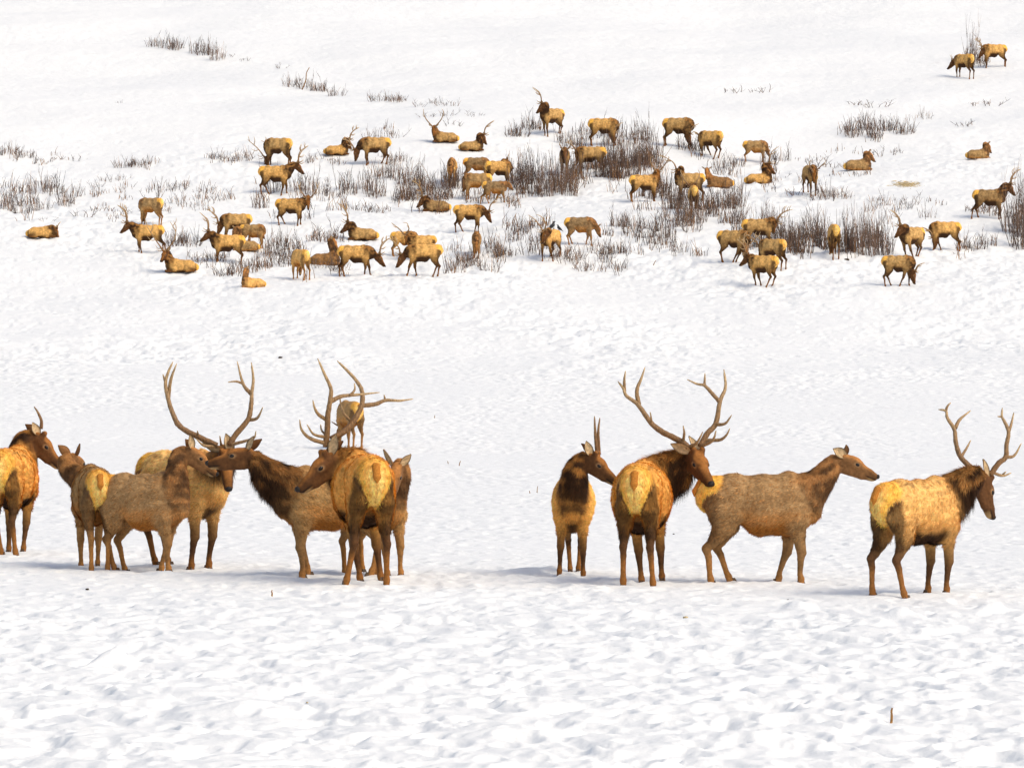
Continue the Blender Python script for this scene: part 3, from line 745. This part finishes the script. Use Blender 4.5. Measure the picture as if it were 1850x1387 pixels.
# ------------------------------------------------------------------ the herd on the hillside
GH = 'elk scattered over the brushy hillside'
def E(u, v, top, h, poll, nose, label, ant='none', coat='tan', pose='stand', **k):
    d = dict(u=u, v=v, top=top, h=h, poll=poll, nose=nose, label=label, ant=ant, coat=coat, pose=pose, bull=ant != 'none', group=GH); d.update(k); return d
FAR = [
 E(72, 430, 0, 2, (101, 414), (109, 427), 'spike-antlered elk lying alone at the far left, muzzle down on the snow', 'spike', 'gold', 'lie', s=1.0),
 E(273, 406, 358, 150, (258, 384), (253, 403), 'antlerless elk grazing behind the standing bull at left, rump turned right', coat='dull'),
 E(268, 456, 403, 180, (231, 405), (215, 416), 'bull standing side-on facing left, just above the lying bull with wide antlers', 'bull', 'gold', feet=[257, 252, 300, 294]),
 E(330, 493, 0, 186, (299, 455), (290, 466), 'bull lying at the lower left, wide antlers, head towards the camera', 'bull', 'gold', 'lie', s=1.08, hd=-1, **{'as': 1.25}),
 E(428, 436, 385, 180, (396, 405), (387, 425), 'bull grazing behind the small group at left, dark lowered neck', 'bull', 'tan'),
 E(413, 474, 426, 184, (378, 421), (362, 429), 'elk with curved antlers facing left in low brush, in front of a grazing bull', 'rag', 'gold', s=1.0),
 E(456, 448, 404, -5, (474, 417), (482, 431), 'antlerless elk in brush behind the pair at left, head dipping to the right', coat='dull'),
 E(459, 518, 0, 200, (443, 487), (438, 496), 'small elk lying lowest on the slope at left, facing the camera', 'none', 'gold', 'lie', s=.82, hd=-1),
 E(447, 452, 0, 180, (423, 414), (417, 424), 'elk almost hidden behind the left group, only its head in view', coat='dull', pose='lie', s=.9),
 E(503, 300, 262, 155, (481, 286), (476, 299), 'bull grazing with its hump up and two big antlers rising, high on the left', 'bull', 'tan', s=1.05, **{'as': 1.1}),
 E(496, 350, 296, 2, (537, 297), (553, 311), 'bull standing side-on facing right with antlers laid back, left of centre', 'bull', 'gold', feet=[518, 507, 487, 473]),
 E(524, 406, 356, -8, (557, 360), (557, 375), 'bull with body side-on and face turned to the camera under lyre antlers', 'bull', 'gold', hd=-1, feet=[543, 537, 516, 505]),
 E(606, 281, 0, 5, (630, 254), (638, 267), 'bull lying behind the head of a grazing bull, high left of centre', 'bull', 'gold', 'lie', s=.95, **{'as': .8}),
 E(679, 297, 246, 182, (641, 272), (637, 290), 'bull grazing with head to the snow and antlers pointing left', 'bull', 'tan', feet=[663, 666, 697, 688], **{'as': .75}),
 E(658, 433, 0, 180, (630, 404), (614, 414), 'bull lying on open snow with raised antlers, above the sparring pair', 'bull', 'tan', 'lie', s=1.05),
 E(543, 505, 449, 118, (541, 478), (540, 498), 'elk in three-quarter rear view, head down, left of the sparring pair', 'none', 'gold'),
 E(585, 478, 0, 4, (603, 434), (611, 444), 'dark brown antlerless elk resting in brush with its head up', coat='brown', pose='lie', s=1.05, hd=-.5),
 E(641, 499, 441, 0, (684, 462), (700, 478), 'left bull of the sparring pair, head lowered and antlers locked', 'bull', 'gold', feet=[670, 658, 614, 623], **{'as': .8}),
 E(768, 499, 440, 180, (725, 462), (712, 479), 'right bull of the sparring pair, head lowered and antlers locked', 'bull', 'gold', feet=[735, 753, 790, 781], **{'as': .8}),
 E(730, 462, 416, 0, (752, 432), (760, 446), 'elk standing behind the sparring pair, mostly covered by another', 'none', 'gold'),
 E(764, 470, 424, 184, (733, 425), (731, 439), 'bull behind the sparring pair with its face to the camera', 'rag', 'gold', hd=-1),
 E(807, 258, 0, 182, (784, 231), (783, 243), 'bull lying highest near the centre with two upright curved antlers', 'rag', 'tan', 'lie', s=1.0, hd=-1, **{'as': 1.05}),
 E(850, 273, 0, -2, (873, 245), (880, 254), 'bull lying on open snow facing right, below another lying bull', 'rag', 'tan', 'lie', s=.95),
 E(998, 243, 194, 218, (980, 189), (967, 200), 'bull standing at the top of the herd, chest to the camera, looking left', 'rag', 'tan', feet=[990, 985, 1011, 1009]),
 E(1090, 264, 213, -4, (1108, 240), (1115, 258), 'elk feeding in brush behind the thicket, head buried in stems', 'rag', 'gold', **{'as': .6}),
 E(1020, 316, 266, 266, (1021, 273), (1021, 287), 'elk facing the camera from deep inside the dark thicket', 'rag', 'tan', hd=-1, **{'as': .5}),
 E(1068, 316, 265, 182, (1042, 277), (1036, 296), 'bull deep in the thicket with its antlers laid along its back', 'bull', 'tan', **{'as': .7}),
 E(817, 332, 287, 266, (815, 305), (814, 324), 'reddish elk in stems, front end towards the camera with head down', 'none', 'gold', s=.95),
 E(860, 327, 284, 0, (886, 302), (893, 318), 'grey-brown elk feeding right, partly behind a young spike bull', 'none', 'grey'),
 E(900, 337, 291, 22, (915, 291), (929, 301), 'young spike bull with two thin upright antlers, in the central group', 'spike', 'gold', s=.95),
 E(863, 360, 315, 176, (840, 330), (831, 347), 'elk feeding left with its pale rump at right, in the central brush', 'none', 'dull', s=.95),
 E(893, 367, 326, 0, (919, 332), (931, 342), 'small dark antlerless elk walking right in front of the central group', 'none', 'grey', feet=[890, 912, 868, 884]),
 E(791, 382, 0, 182, (764, 358), (749, 372), 'bull lying below the brush with dark shoulders and upright antlers', 'bull', 'dull', 'lie', s=1.0),
 E(846, 420, 370, 2, (882, 384), (892, 400), 'bull with head lowered to the right on open snow, antlers forward', 'rag', 'gold', feet=[857, 864, 824, 838]),
 E(861, 462, 417, 268, (861, 442), (860, 458), 'narrow grey elk facing the camera, feeding in brush below the centre', 'none', 'dull', s=.85),
 E(995, 468, 412, 238, (984, 419), (976, 435), 'bull in brush with chest to the camera and black birds at its back', 'rag', 'gold', feet=[1000, 980, 1011, 994]),
 E(1047, 443, 392, -4, (1082, 411), (1090, 428), 'dark grey elk feeding right with a pale mark on its neck', 'none', 'grey', feet=[1058, 1069, 1035, 1029]),
 E(1225, 266, 213, -14, (1245, 243), (1252, 258), 'large bull grazing right at the upper right, facing a smaller elk', 'rag', 'tan', **{'as': .6}),
 E(1284, 284, 235, 142, (1265, 250), (1261, 268), 'smaller elk with pale rump, head to head with a larger grazing bull', 'rag', 'gold', feet=[1269, 1285, 1288, 1297], **{'as': .45}),
 E(1364, 293, 252, 0, (1388, 270), (1395, 284), 'antlerless elk grazing right, just above a lying bull', 'none', 'dull'),
 E(1369, 330, 0, 4, (1388, 298), (1401, 308), 'bull lying with orange rump to the left and antlers raised, upper right', 'rag', 'gold', 'lie', s=1.05),
 E(1303, 338, 0, 184, (1277, 308), (1277, 320), 'antlerless elk lying with one ear cocked, between two bulls', 'none', 'brown', 'lie', s=1.0, hd=-1),
 E(1163, 365, 315, 12, (1188, 311), (1190, 325), 'bull in brush with pale rump left, face turned back to the camera', 'rag', 'gold', hd=-1),
 E(1247, 363, 313, 176, (1224, 309), (1223, 325), 'bull with round lyre antlers facing the camera over a rear-facing elk', 'rag', 'tan', hd=-1, **{'as': 1.15}),
 E(1253, 386, 334, 92, (1249, 338), (1247, 350), 'orange-rumped elk seen squarely from behind in brush, low antlers', 'rag', 'gold', hd=1),
 E(1369, 448, 394, 2, (1402, 402), (1403, 419), 'big bull standing in brush side-on behind three others, head at right', 'bull', 'tan'),
 E(1325, 475, 417, -22, (1347, 446), (1350, 463), 'bull grazing behind the darkest-faced bull, antlers pointing forward', 'bull', 'tan', feet=[1328, 1322, None, 1307], **{'as': .7}),
 E(1396, 486, 431, 140, (1374, 446), (1368, 462), 'elk with pale rump right, head hidden behind a front bull', 'rag', 'tan', **{'as': .7}),
 E(1380, 516, 459, 146, (1351, 463), (1336, 473), 'front bull of the lower right group looking left, pale rump towards us', 'bull', 'gold', feet=[1366, 1376, 1383, 1394], **{'as': .75}),
 E(1507, 463, 405, 94, (1501, 438), (1497, 456), 'elk seen squarely from behind against the tall brush, head down', 'none', 'gold', bull=True),
 E(1648, 466, 409, 222, (1628, 410), (1613, 425), 'bull with chest to the camera looking left, right of the tall brush', 'rag', 'tan', feet=[1652, 1638, 1657, 1654], **{'as': .8}),
 E(1708, 453, 400, 182, (1686, 430), (1683, 448), 'bull grazing left with pale rump right, beside the tallest brush', 'rag', 'gold', feet=[1686, 1701, 1733, 1729], **{'as': .7}),
 E(1786, 395, 341, 0, (1824, 335), (1838, 350), 'bull standing side-on facing right at the right edge, head high', 'bull', 'dull', feet=[1808, 1804, 1768, 1755], **{'as': .8}),
 E(1622, 516, 461, -12, (1652, 492), (1658, 513), 'bull grazing lowest at the right, dark neck and small forward antlers', 'rag', 'tan', feet=[1642, 1624, 1611, 1600], **{'as': .55}),
 E(1463, 351, 298, 286, (1471, 310), (1472, 327), 'bull facing the camera with lowered head on a bare snow shelf', 'rag', 'tan', hd=-1, **{'as': .7}),
 E(1548, 308, 0, 2, (1571, 277), (1580, 284), 'antlerless elk lying behind dry stems at the upper right', 'none', 'dull', 'lie', s=1.05),
 E(1765, 288, 0, 2, (1786, 262), (1792, 270), 'antlerless elk lying alone on open snow at the far right', 'none', 'dull', 'lie', s=.92),
 E(1742, 142, 98, 128, (1722, 112), (1711, 120), 'highest pair on the hill, left elk with low head and short antlers', 'spike', 'gold', **{'as': .9}),
 E(1797, 122, 78, 190, (1775, 91), (1765, 102), 'highest pair on the hill, right bull with raised antlers', 'bull', 'gold', s=.98, **{'as': .7}),
]
for e in FAR:
    if ONLY == 'near': break
    e.setdefault('hd', None); e['poll'] = (e['poll'][0], e['poll'][1] - 3)
    build_elk(e, near=False, voxel=.027 if e['v'] > 280 else .03, strands=0)

# ------------------------------------------------------------------ willow and brush
def shrub_mesh(seed, n, w, h, lean=.25, br=2):
    rng = np.random.default_rng(seed); Vs = []; Qs = []; Ts = []; Cs = []; off = 0
    def stem(p0, d, L, r, col):
        nonlocal off
        k = 5; P = [p0]; dd = d.copy()
        for i in range(k - 1):
            dd = nrm(dd + rng.normal(0, .19, 3) + np.array([0, 0, .07])); P.append(P[-1] + dd * L / (k - 1))
        rad = r * 1.35 * np.linspace(1, .38, k); V, Q, Tt = tube(np.array(P), rad, 3)
        Vs.append(V); Qs.append(Q + off); Ts.append(Tt + off); Cs.append(np.tile(col, (len(V), 1))); off += len(V)
        return P
    pal = [np.array([.10, .072, .060]), np.array([.16, .108, .082]), np.array([.22, .13, .085]), np.array([.38, .22, .12]), np.array([.17, .15, .135])]
    for i in range(n):
        a = rng.uniform(0, 2 * math.pi); rr = w * math.sqrt(rng.random()) * .5
        p0 = np.array([math.cos(a) * rr, math.sin(a) * rr, -.12])
        d = nrm([math.cos(a) * lean * rng.random() + rng.normal(0, .16), math.sin(a) * lean * rng.random() + rng.normal(0, .16), 1])
        L = h * rng.choice([.45, .6, .8, 1.0, 1.25], p=[.25, .28, .25, .16, .06]) * rng.uniform(.85, 1.15) + .12; col = pal[rng.choice(5, p=[.28, .26, .22, .12, .12])] * rng.uniform(.8, 1.2)
        P = stem(p0, d, L, rng.uniform(.010, .019), col)
        for b in range(rng.integers(0, br + 1)):
            j = rng.integers(1, 4); a2 = rng.uniform(0, 6.28)
            stem(P[j], nrm([math.cos(a2) * .8, math.sin(a2) * .8, 1]), L * rng.uniform(.25, .55), .009, col * 1.1)
    return mk_mesh('willow_shrub', np.vstack(Vs), np.vstack(Qs), np.vstack(Ts), np.vstack(Cs), smooth=False)
SH = {'dense': [shrub_mesh(100 + i, 46, 1.5, .85, .5, 3) for i in range(6)],
      'mid': [shrub_mesh(200 + i, 26, 1.5, .8, .5, 3) for i in range(6)],
      'thin': [shrub_mesh(300 + i, 10, 1.2, .75, .5, 3) for i in range(6)],
      'tall': [shrub_mesh(400 + i, 42, 1.1, 1.15, .8, 4) for i in range(3)]}
rs = random.Random(77)
# (u0, u1, v0, v1 of the stem feet, stem height px, how many, kind, label)
PATCH = [
 (266, 332, 83, 90, 26, 6, 'mid', 'grey bare shrub on the upper left crest, left of the gap'),
 (346, 398, 88, 108, 30, 6, 'mid', 'grey bare shrub on the upper left crest, right of the gap'),
 (402, 445, 100, 110, 9, 4, 'thin', 'tiny twig clump trailing down from the upper left crest'),
 (506, 522, 124, 127, 9, 2, 'thin', 'tiny twig clump just above the broken orange stalk'),
 (517, 612, 155, 175, 24, 8, 'mid', 'small grey shrub beside the broken orange stalk'),
 (676, 736, 183, 185, 17, 5, 'mid', 'short shrub in a level row high above the herd'),
 (752, 828, 184, 194, 13, 6, 'thin', 'scattered short twigs right of the level row of shrubs'),
 (770, 860, 208, 232, 12, 6, 'thin', 'sparse twigs beside the highest lying bull'),
 (0, 48, 276, 284, 20, 5, 'mid', 'dark shrub at the left edge, level with the high grazing bull'),
 (55, 142, 284, 292, 15, 5, 'thin', 'thin shrub on open snow near the left edge'),
 (208, 272, 296, 303, 20, 5, 'mid', 'isolated dark shrub left of the high grazing bull'),
 (378, 446, 287, 292, 21, 5, 'mid', 'shrub just left of the high grazing bull'),
 (5, 138, 340, 392, 36, 17, 'mid', 'brush stems in the large patch at the left edge'),
 (160, 240, 325, 355, 20, 7, 'thin', 'loose twigs right of the large left patch'),
 (255, 412, 338, 362, 24, 10, 'thin', 'loose twigs above the standing bull at left'),
 (145, 240, 378, 392, 18, 5, 'thin', 'small twig clump above the spike elk lying far left'),
 (70, 92, 397, 401, 10, 2, 'thin', 'tiny twig clump above the back of the far left lying elk'),
 (288, 366, 366, 385, 22, 6, 'thin', 'twig clump right of the antlerless elk grazing at left'),
 (303, 362, 437, 446, 28, 6, 'mid', 'bushy shrub right of the bull standing side-on at left'),
 (338, 378, 465, 476, 20, 4, 'thin', 'thin shrub behind the wide-antlered lying bull'),
 (375, 520, 468, 500, 28, 13, 'mid', 'low brush around the left group of elk'),
 (478, 545, 438, 478, 34, 8, 'mid', 'brush right of the left group of elk'),
 (470, 642, 338, 388, 40, 15, 'mid', 'brush around the legs of the bull standing left of centre'),
 (545, 612, 430, 440, 30, 4, 'mid', 'spreading shrub above the dark elk resting in brush'),
 (560, 625, 478, 500, 28, 6, 'mid', 'low brush under the dark resting elk'),
 (648, 692, 372, 384, 20, 4, 'mid', 'low spreading shrub above the lying bull on open snow'),
 (555, 620, 286, 298, 18, 5, 'thin', 'twigs below the bull lying high left of centre'),
 (690, 745, 286, 302, 22, 5, 'thin', 'twigs right of the bull grazing with antlers left'),
 (662, 722, 238, 250, 20, 5, 'thin', 'twigs uphill of the bull grazing with antlers left'),
 (655, 742, 318, 366, 42, 12, 'mid', 'brush at the left end of the central thicket'),
 (735, 835, 330, 376, 46, 16, 'dense', 'dark brush left of the central group of elk'),
 (830, 935, 350, 374, 26, 8, 'mid', 'low brush at the feet of the central group of elk'),
 (925, 1035, 322, 356, 56, 17, 'dense', 'tall dark brush right of the central group of elk'),
 (1030, 1105, 305, 345, 56, 11, 'dense', 'tall dark brush around the elk deep in the thicket'),
 (1095, 1185, 275, 330, 58, 19, 'dense', 'darkest brush at the heart of the thicket'),
 (1095, 1180, 246, 268, 42, 8, 'mid', 'thin upright brush at the top of the thicket'),
 (915, 980, 225, 246, 28, 7, 'mid', 'shrub left of the bull standing at the top of the herd'),
 (1012, 1075, 244, 266, 32, 7, 'mid', 'shrub right of the bull standing at the top of the herd'),
 (815, 905, 455, 492, 34, 10, 'mid', 'brush right of the sparring pair'),
 (885, 1000, 408, 470, 36, 16, 'mid', 'brush left of the bull with the black birds'),
 (1000, 1130, 455, 490, 32, 14, 'mid', 'brush along the lower edge below the dark grey feeding elk'),
 (1095, 1260, 400, 462, 38, 24, 'mid', 'brush right of the dark grey feeding elk'),
 (1160, 1245, 345, 388, 46, 12, 'dense', 'dark brush around the orange-rumped elk'),
 (1235, 1330, 372, 410, 44, 12, 'dense', 'dark brush downhill right of the orange-rumped elk'),
 (1325, 1425, 395, 450, 42, 11, 'dense', 'dark brush around the big bull of the lower right group'),
 (1410, 1495, 430, 464, 60, 13, 'dense', 'tall dark brush left of the elk seen squarely from behind'),
 (1520, 1602, 432, 464, 66, 14, 'dense', 'tall dark brush right of the elk seen squarely from behind'),
 (1575, 1695, 366, 398, 26, 9, 'thin', 'sparse brush uphill of the tall dark brush'),
 (1222, 1262, 268, 280, 24, 3, 'dense', 'clump at the muzzle of the large bull grazing upper right'),
 (1292, 1346, 298, 316, 30, 5, 'mid', 'clump above the antlerless elk with one ear cocked'),
 (1378, 1414, 288, 312, 28, 3, 'mid', 'clump at the muzzle of the antlerless elk above a lying bull'),
 (1476, 1532, 343, 364, 28, 5, 'mid', 'clump right of the bull on the bare snow shelf'),
 (1380, 1440, 318, 356, 18, 4, 'thin', 'twigs left of the bull on the bare snow shelf'),
 (1455, 1612, 276, 312, 16, 8, 'thin', 'dry stems around the antlerless elk lying upper right'),
 (1527, 1635, 232, 256, 30, 9, 'dense', 'isolated dark shrub island at the upper right'),
 (1525, 1600, 188, 194, 10, 4, 'thin', 'tiny twigs above the isolated shrub island'),
 (1667, 1675, 213, 217, 22, 2, 'thin', 'single upright shrub alone right of the shrub island'),
 (1728, 1820, 163, 236, 11, 5, 'thin', 'tiny twigs on the snow below the highest pair of elk'),
 (1744, 1786, 108, 119, 30, 7, 'mid', 'dark shrub between the highest pair of elk'),
 (1753, 1756, 113, 115, 66, 1, 'tall', 'tall thin sapling between the highest pair of elk'),
 (1740, 1795, 378, 402, 26, 4, 'mid', 'brush under the bull at the right edge'),
 (1735, 1790, 440, 462, 26, 5, 'mid', 'low brush right of the bull grazing beside the tallest brush'),
 (1826, 1868, 400, 450, 96, 9, 'tall', 'large spreading willow at the right edge'),
 (1310, 1378, 165, 168, 16, 4, 'thin', 'sparse upright twigs on the open upper slope'),
 (215, 225, 186, 188, 7, 1, 'thin', 'tiny lone twig on the blank upper left slope'),
]
ns = 0
for (u0, u1, v0, v1, hp_, n, kind, lab) in PATCH:
    n = max(1, round(n * .585))
    for i in range(n):
        fu = (i + rs.random()) / n; u = u0 + (u1 - u0) * fu
        if v1 - v0 < 30 and n < 9 and v0 < 200 and u1 < 620: v = v0 + (v1 - v0) * min(max(fu + rs.uniform(-.2, .2), 0), 1)
        else: v = v0 + (v1 - v0) * rs.random()
        p = ground(u, v); me = rs.choice(SH[kind]); o = bpy.data.objects.new('willow_shrub', me)
        if not me.materials: me.materials.append(M_TWIG)
        COL.objects.link(o)
        hm = hp_ * p[1] / FPX * rs.uniform(.75, 1.2); base = {'dense': .85, 'mid': .8, 'thin': .75, 'tall': 1.15}[kind]
        k = hm / base; kx = max(min((u1 - u0) / max(n, 1) * p[1] / FPX * 1.1, 1.15), .28 if hp_ < 20 else .6)
        if lab.startswith('tall thin'): kx = .45
        o.location = (p[0], p[1], float(T(np.array(p[0]), np.array(p[1])))); o.scale = (kx, kx, k); o.rotation_euler = (rs.uniform(-.08, .08), rs.uniform(-.08, .08), rs.uniform(0, 6.28))
        tag(o, lab, 'shrub', lab.replace('shrub', 'shrubs').replace('clump', 'clumps') if n > 1 else None); ns += 1
print('shrubs', ns)
# loose single stems nobody could count, between and around the shrubs
def loose_stems():
    rng = np.random.default_rng(9); Vs = []; Qs = []; Ts = []; Cs = []; off = 0
    pal = [(.09, .045, .03), (.16, .08, .045), (.30, .15, .06), (.42, .22, .09), (.12, .10, .09)]
    for (u0, u1, v0, v1, hp_, n, kind, lab) in PATCH:
        if hp_ < 14 or v0 < 200: continue
        m = int((u1 - u0 + 24) * (v1 - v0 + 16) / 95); cl = [(rng.uniform(u0 - 10, u1 + 10), rng.uniform(v0 - 6, v1 + 8)) for _ in range(max(2, m // 9))]
        for i in range(m):
            c_ = cl[rng.integers(len(cl))]; u = rng.normal(c_[0], 7); v = rng.normal(c_[1], 2.2)
            if abs(u - 1637) < 40 and abs(v - 334) < 14: continue
            p = ground(u, v); z = float(T(np.array(p[0]), np.array(p[1]))); L = hp_ * p[1] / FPX * rng.choice([.25, .4, .6, .9], p=[.35, .35, .2, .1])
            d = np.array([rng.normal(0, .22), rng.normal(0, .2), 1.]); d /= np.linalg.norm(d)
            P = [np.array([p[0], p[1], z - .04]), np.array([p[0], p[1], z]) + d * L * .5, np.array([p[0], p[1], z]) + (d + np.array([rng.normal(0, .12), 0, 0])) * L]
            V, Q, Tt = tube(np.array(P), np.array([.014, .011, .006]), 3)
            Vs.append(V); Qs.append(Q + off); Ts.append(Tt + off); Cs.append(np.tile(np.array(pal[rng.integers(5)]), (len(V), 1))); off += len(V)
    o = link('loose_stems', mk_mesh('loose_stems', np.vstack(Vs), np.vstack(Qs), np.vstack(Ts), np.vstack(Cs), smooth=False), M_TWIG)
    tag(o, 'loose dry stems and twigs poking from the snow around the shrubs', 'stems', kind='stuff')
loose_stems()

# ------------------------------------------------------------------ single sticks, droppings, straw, birds
def stick(u, v, hpx, lean, label, r=.012, kink=0):
    p = ground(u, v); p[2] = float(T(np.array(p[0]), np.array(p[1]))); L = hpx * p[1] / FPX
    P = [np.array([0, 0, -.05]), np.array([lean * L * .35 + kink * L * .2, 0, L * .4]), np.array([lean * L * .7 - kink * L * .1, .02, L * .75]), np.array([lean * L, .02, L])]
    V, Q, Tt = tube(catmull(P, 9), np.linspace(r, r * .55, 9), 7, .12, np.random.default_rng(int(u)))
    o = link('dry_stick', mk_mesh('dry_stick', V, Q, Tt), M_STALK); o.location = p; tag(o, label, 'stick', 'dry sticks poking out of the snow')
stick(1609, 1299, 27, .12, 'brown upright stick standing alone in the snow at the lower right', .012, .15)
stick(490, 1076, 11, .15, 'short brown stick in the snow below the left cluster of elk', .010, .5)
stick(829, 842, 9, .35, 'leaning dark stick in the open snow right of the left cluster', .012)
stick(810, 838, 5, -.3, 'shorter of the two dark sticks right of the left cluster', .010)
stick(970, 890, 13, .1, 'taller tan stick just left of the spike bull', .009)
stick(958, 892, 6, -.3, 'shorter tan stick left of the spike bull', .010)
stick(545, 162, 40, .35, 'broken orange stalk sticking up high on the hillside', .035, .3)
stick(785, 755, 6, .1, 'tiny stick in the middle distance right of the sweeping antlers', .012)
stick(1180, 480, 9, .6, 'bent twig in the snow below the central brush', .02)
def clod(u, v, rx, label, mat=M_CLOD, name='dung_clod', cat='dropping', grp='dark droppings on the snow'):
    p = ground(u, v); p[2] = float(T(np.array(p[0]), np.array(p[1]))) + .005; r = rx * p[1] / FPX; rng = np.random.default_rng(int(u + v))
    V = []; Q = []; n = 9
    for i in range(1, 6):
        ph = math.pi * i / 6
        for k in range(n):
            t = 2 * math.pi * k / n; q = 1 + rng.uniform(-.25, .25)
            V.append((math.cos(t) * math.sin(ph) * r * q, math.sin(t) * math.sin(ph) * r * q * 1.4, math.cos(ph) * r * .5 * q))
    for i in range(4):
        for k in range(n): Q.append((i * n + k, i * n + n + k, i * n + n + (k + 1) % n, i * n + (k + 1) % n))
    T3 = [(0 + k, (k + 1) % n, len(V)) for k in range(n)]; V.append((0, 0, r * .5))
    o = link(name, mk_mesh(name, np.array(V), np.array(Q), np.array(T3)), mat); o.location = p; tag(o, label, cat, grp)
clod(158, 1068, 3.5, 'black dropping below the small antlerless elk at left')
clod(507, 647, 4, 'dark dropping on the open snow between tall antlers and hillside')
clod(1424, 1081, 2.5, 'small dark dropping below the side-on grey elk')
clod(1217, 965, 2, 'tiny dark dropping between the big bull and the side-on grey elk')
clod(1239, 1117, 5, 'tan straw bit in the snow below the big bull', M_STRAW, 'straw_bit', 'straw', 'straw bits on the snow')
clod(877, 1187, 3, 'small yellow straw bit on the open foreground snow', M_STRAW, 'straw_bit', 'straw', 'straw bits on the snow')
clod(555, 1267, 2.5, 'orange straw bit in the lower left foreground snow', M_STRAW, 'straw_bit', 'straw', 'straw bits on the snow')
clod(541, 1095, 2.5, 'brown straw bit near the short stick on the left', M_STRAW, 'straw_bit', 'straw', 'straw bits on the snow')
clod(1529, 470, 6, 'flat brown clod below the elk seen squarely from behind')
def straw_patch(u, v, wpx, n, label):
    p = ground(u, v); rng = np.random.default_rng(5); V = []; Q = []; w_ = wpx * p[1] / FPX
    for i in range(n):
        x = rng.normal(0, w_ * .28); y = rng.normal(0, .5); z_ = float(T(np.array(p[0] + x), np.array(p[1] + y))) - p[2] + rng.uniform(.0, .03)
        a = rng.uniform(0, 3.14); L = rng.uniform(.05, .14); dx, dy = math.cos(a) * L, math.sin(a) * L; o = len(V); t_ = .008
        for (ex, ey, ez) in ((-dx, -dy, 0), (dx, dy, .01)):
            V += [(x + ex, y + ey + t_, z_ + ez), (x + ex, y + ey - t_, z_ + ez), (x + ex, y + ey, z_ + ez + t_ * 2)]
        for k in range(3): Q.append((o + k, o + (k + 1) % 3, o + 3 + (k + 1) % 3, o + 3 + k))
    ob = link('straw_patch', mk_mesh('straw_patch', np.array(V), np.array(Q), smooth=False), M_STRAW); ob.location = p; tag(ob, label, 'straw', kind='stuff')
straw_patch(1637, 334, 42, 260, 'flattened yellow straw strewn on bare snow')
def bird(u, v, Y, size, face, label):
    p = at(u, v, Y)
    S_ = [Seg((-.06, 0, .0), (.05, 0, .04), (.05, .055), (.05, .06), (0, 1, 0), 'b', .03), Seg((.05, 0, .06), (.10, 0, .115), (.035, .035), (.034, .034), (0, 1, 0), 'b', .03),
          Seg((.12, 0, .12), (.175, 0, .108), (.013, .014), (.004, .005), (0, 1, 0), 'b', .01), Seg((-.06, 0, .0), (-.22, 0, -.05), (.035, .02), (.045, .008), (0, 1, 0), 'b', .03),
          Seg((.02, .05, .03), (-.14, .035, -.015), (.012, .045), (.008, .016), (0, 1, 0), 'b', .02), Seg((.02, -.05, .03), (-.14, -.035, -.015), (.012, .045), (.008, .016), (0, 1, 0), 'b', .02),
          Seg((.0, .02, -.04), (.01, .02, -.11), (.008, .008), (.006, .006), (0, 1, 0), 'b', .01), Seg((.0, -.02, -.04), (.01, -.02, -.11), (.008, .008), (.006, .006), (0, 1, 0), 'b', .01)]
    V, Q = mesh_sdf(S_, .008); o = link('bird', mk_mesh('bird', V * size, Q), M_BIRD); o.location = p; o.rotation_euler = (0, -.35, R(face)); tag(o, label, 'bird', 'black birds at the back of an elk')
gy = ground(995, 468)[1]
if ONLY != 'near':
    bird(998, 409, gy + .25, 1.3, 20, 'larger black bird perched on the back of the bull in brush')
    bird(1010, 413, gy + .45, 1.0, 160, 'smaller black bird behind the rump of the bull in brush')
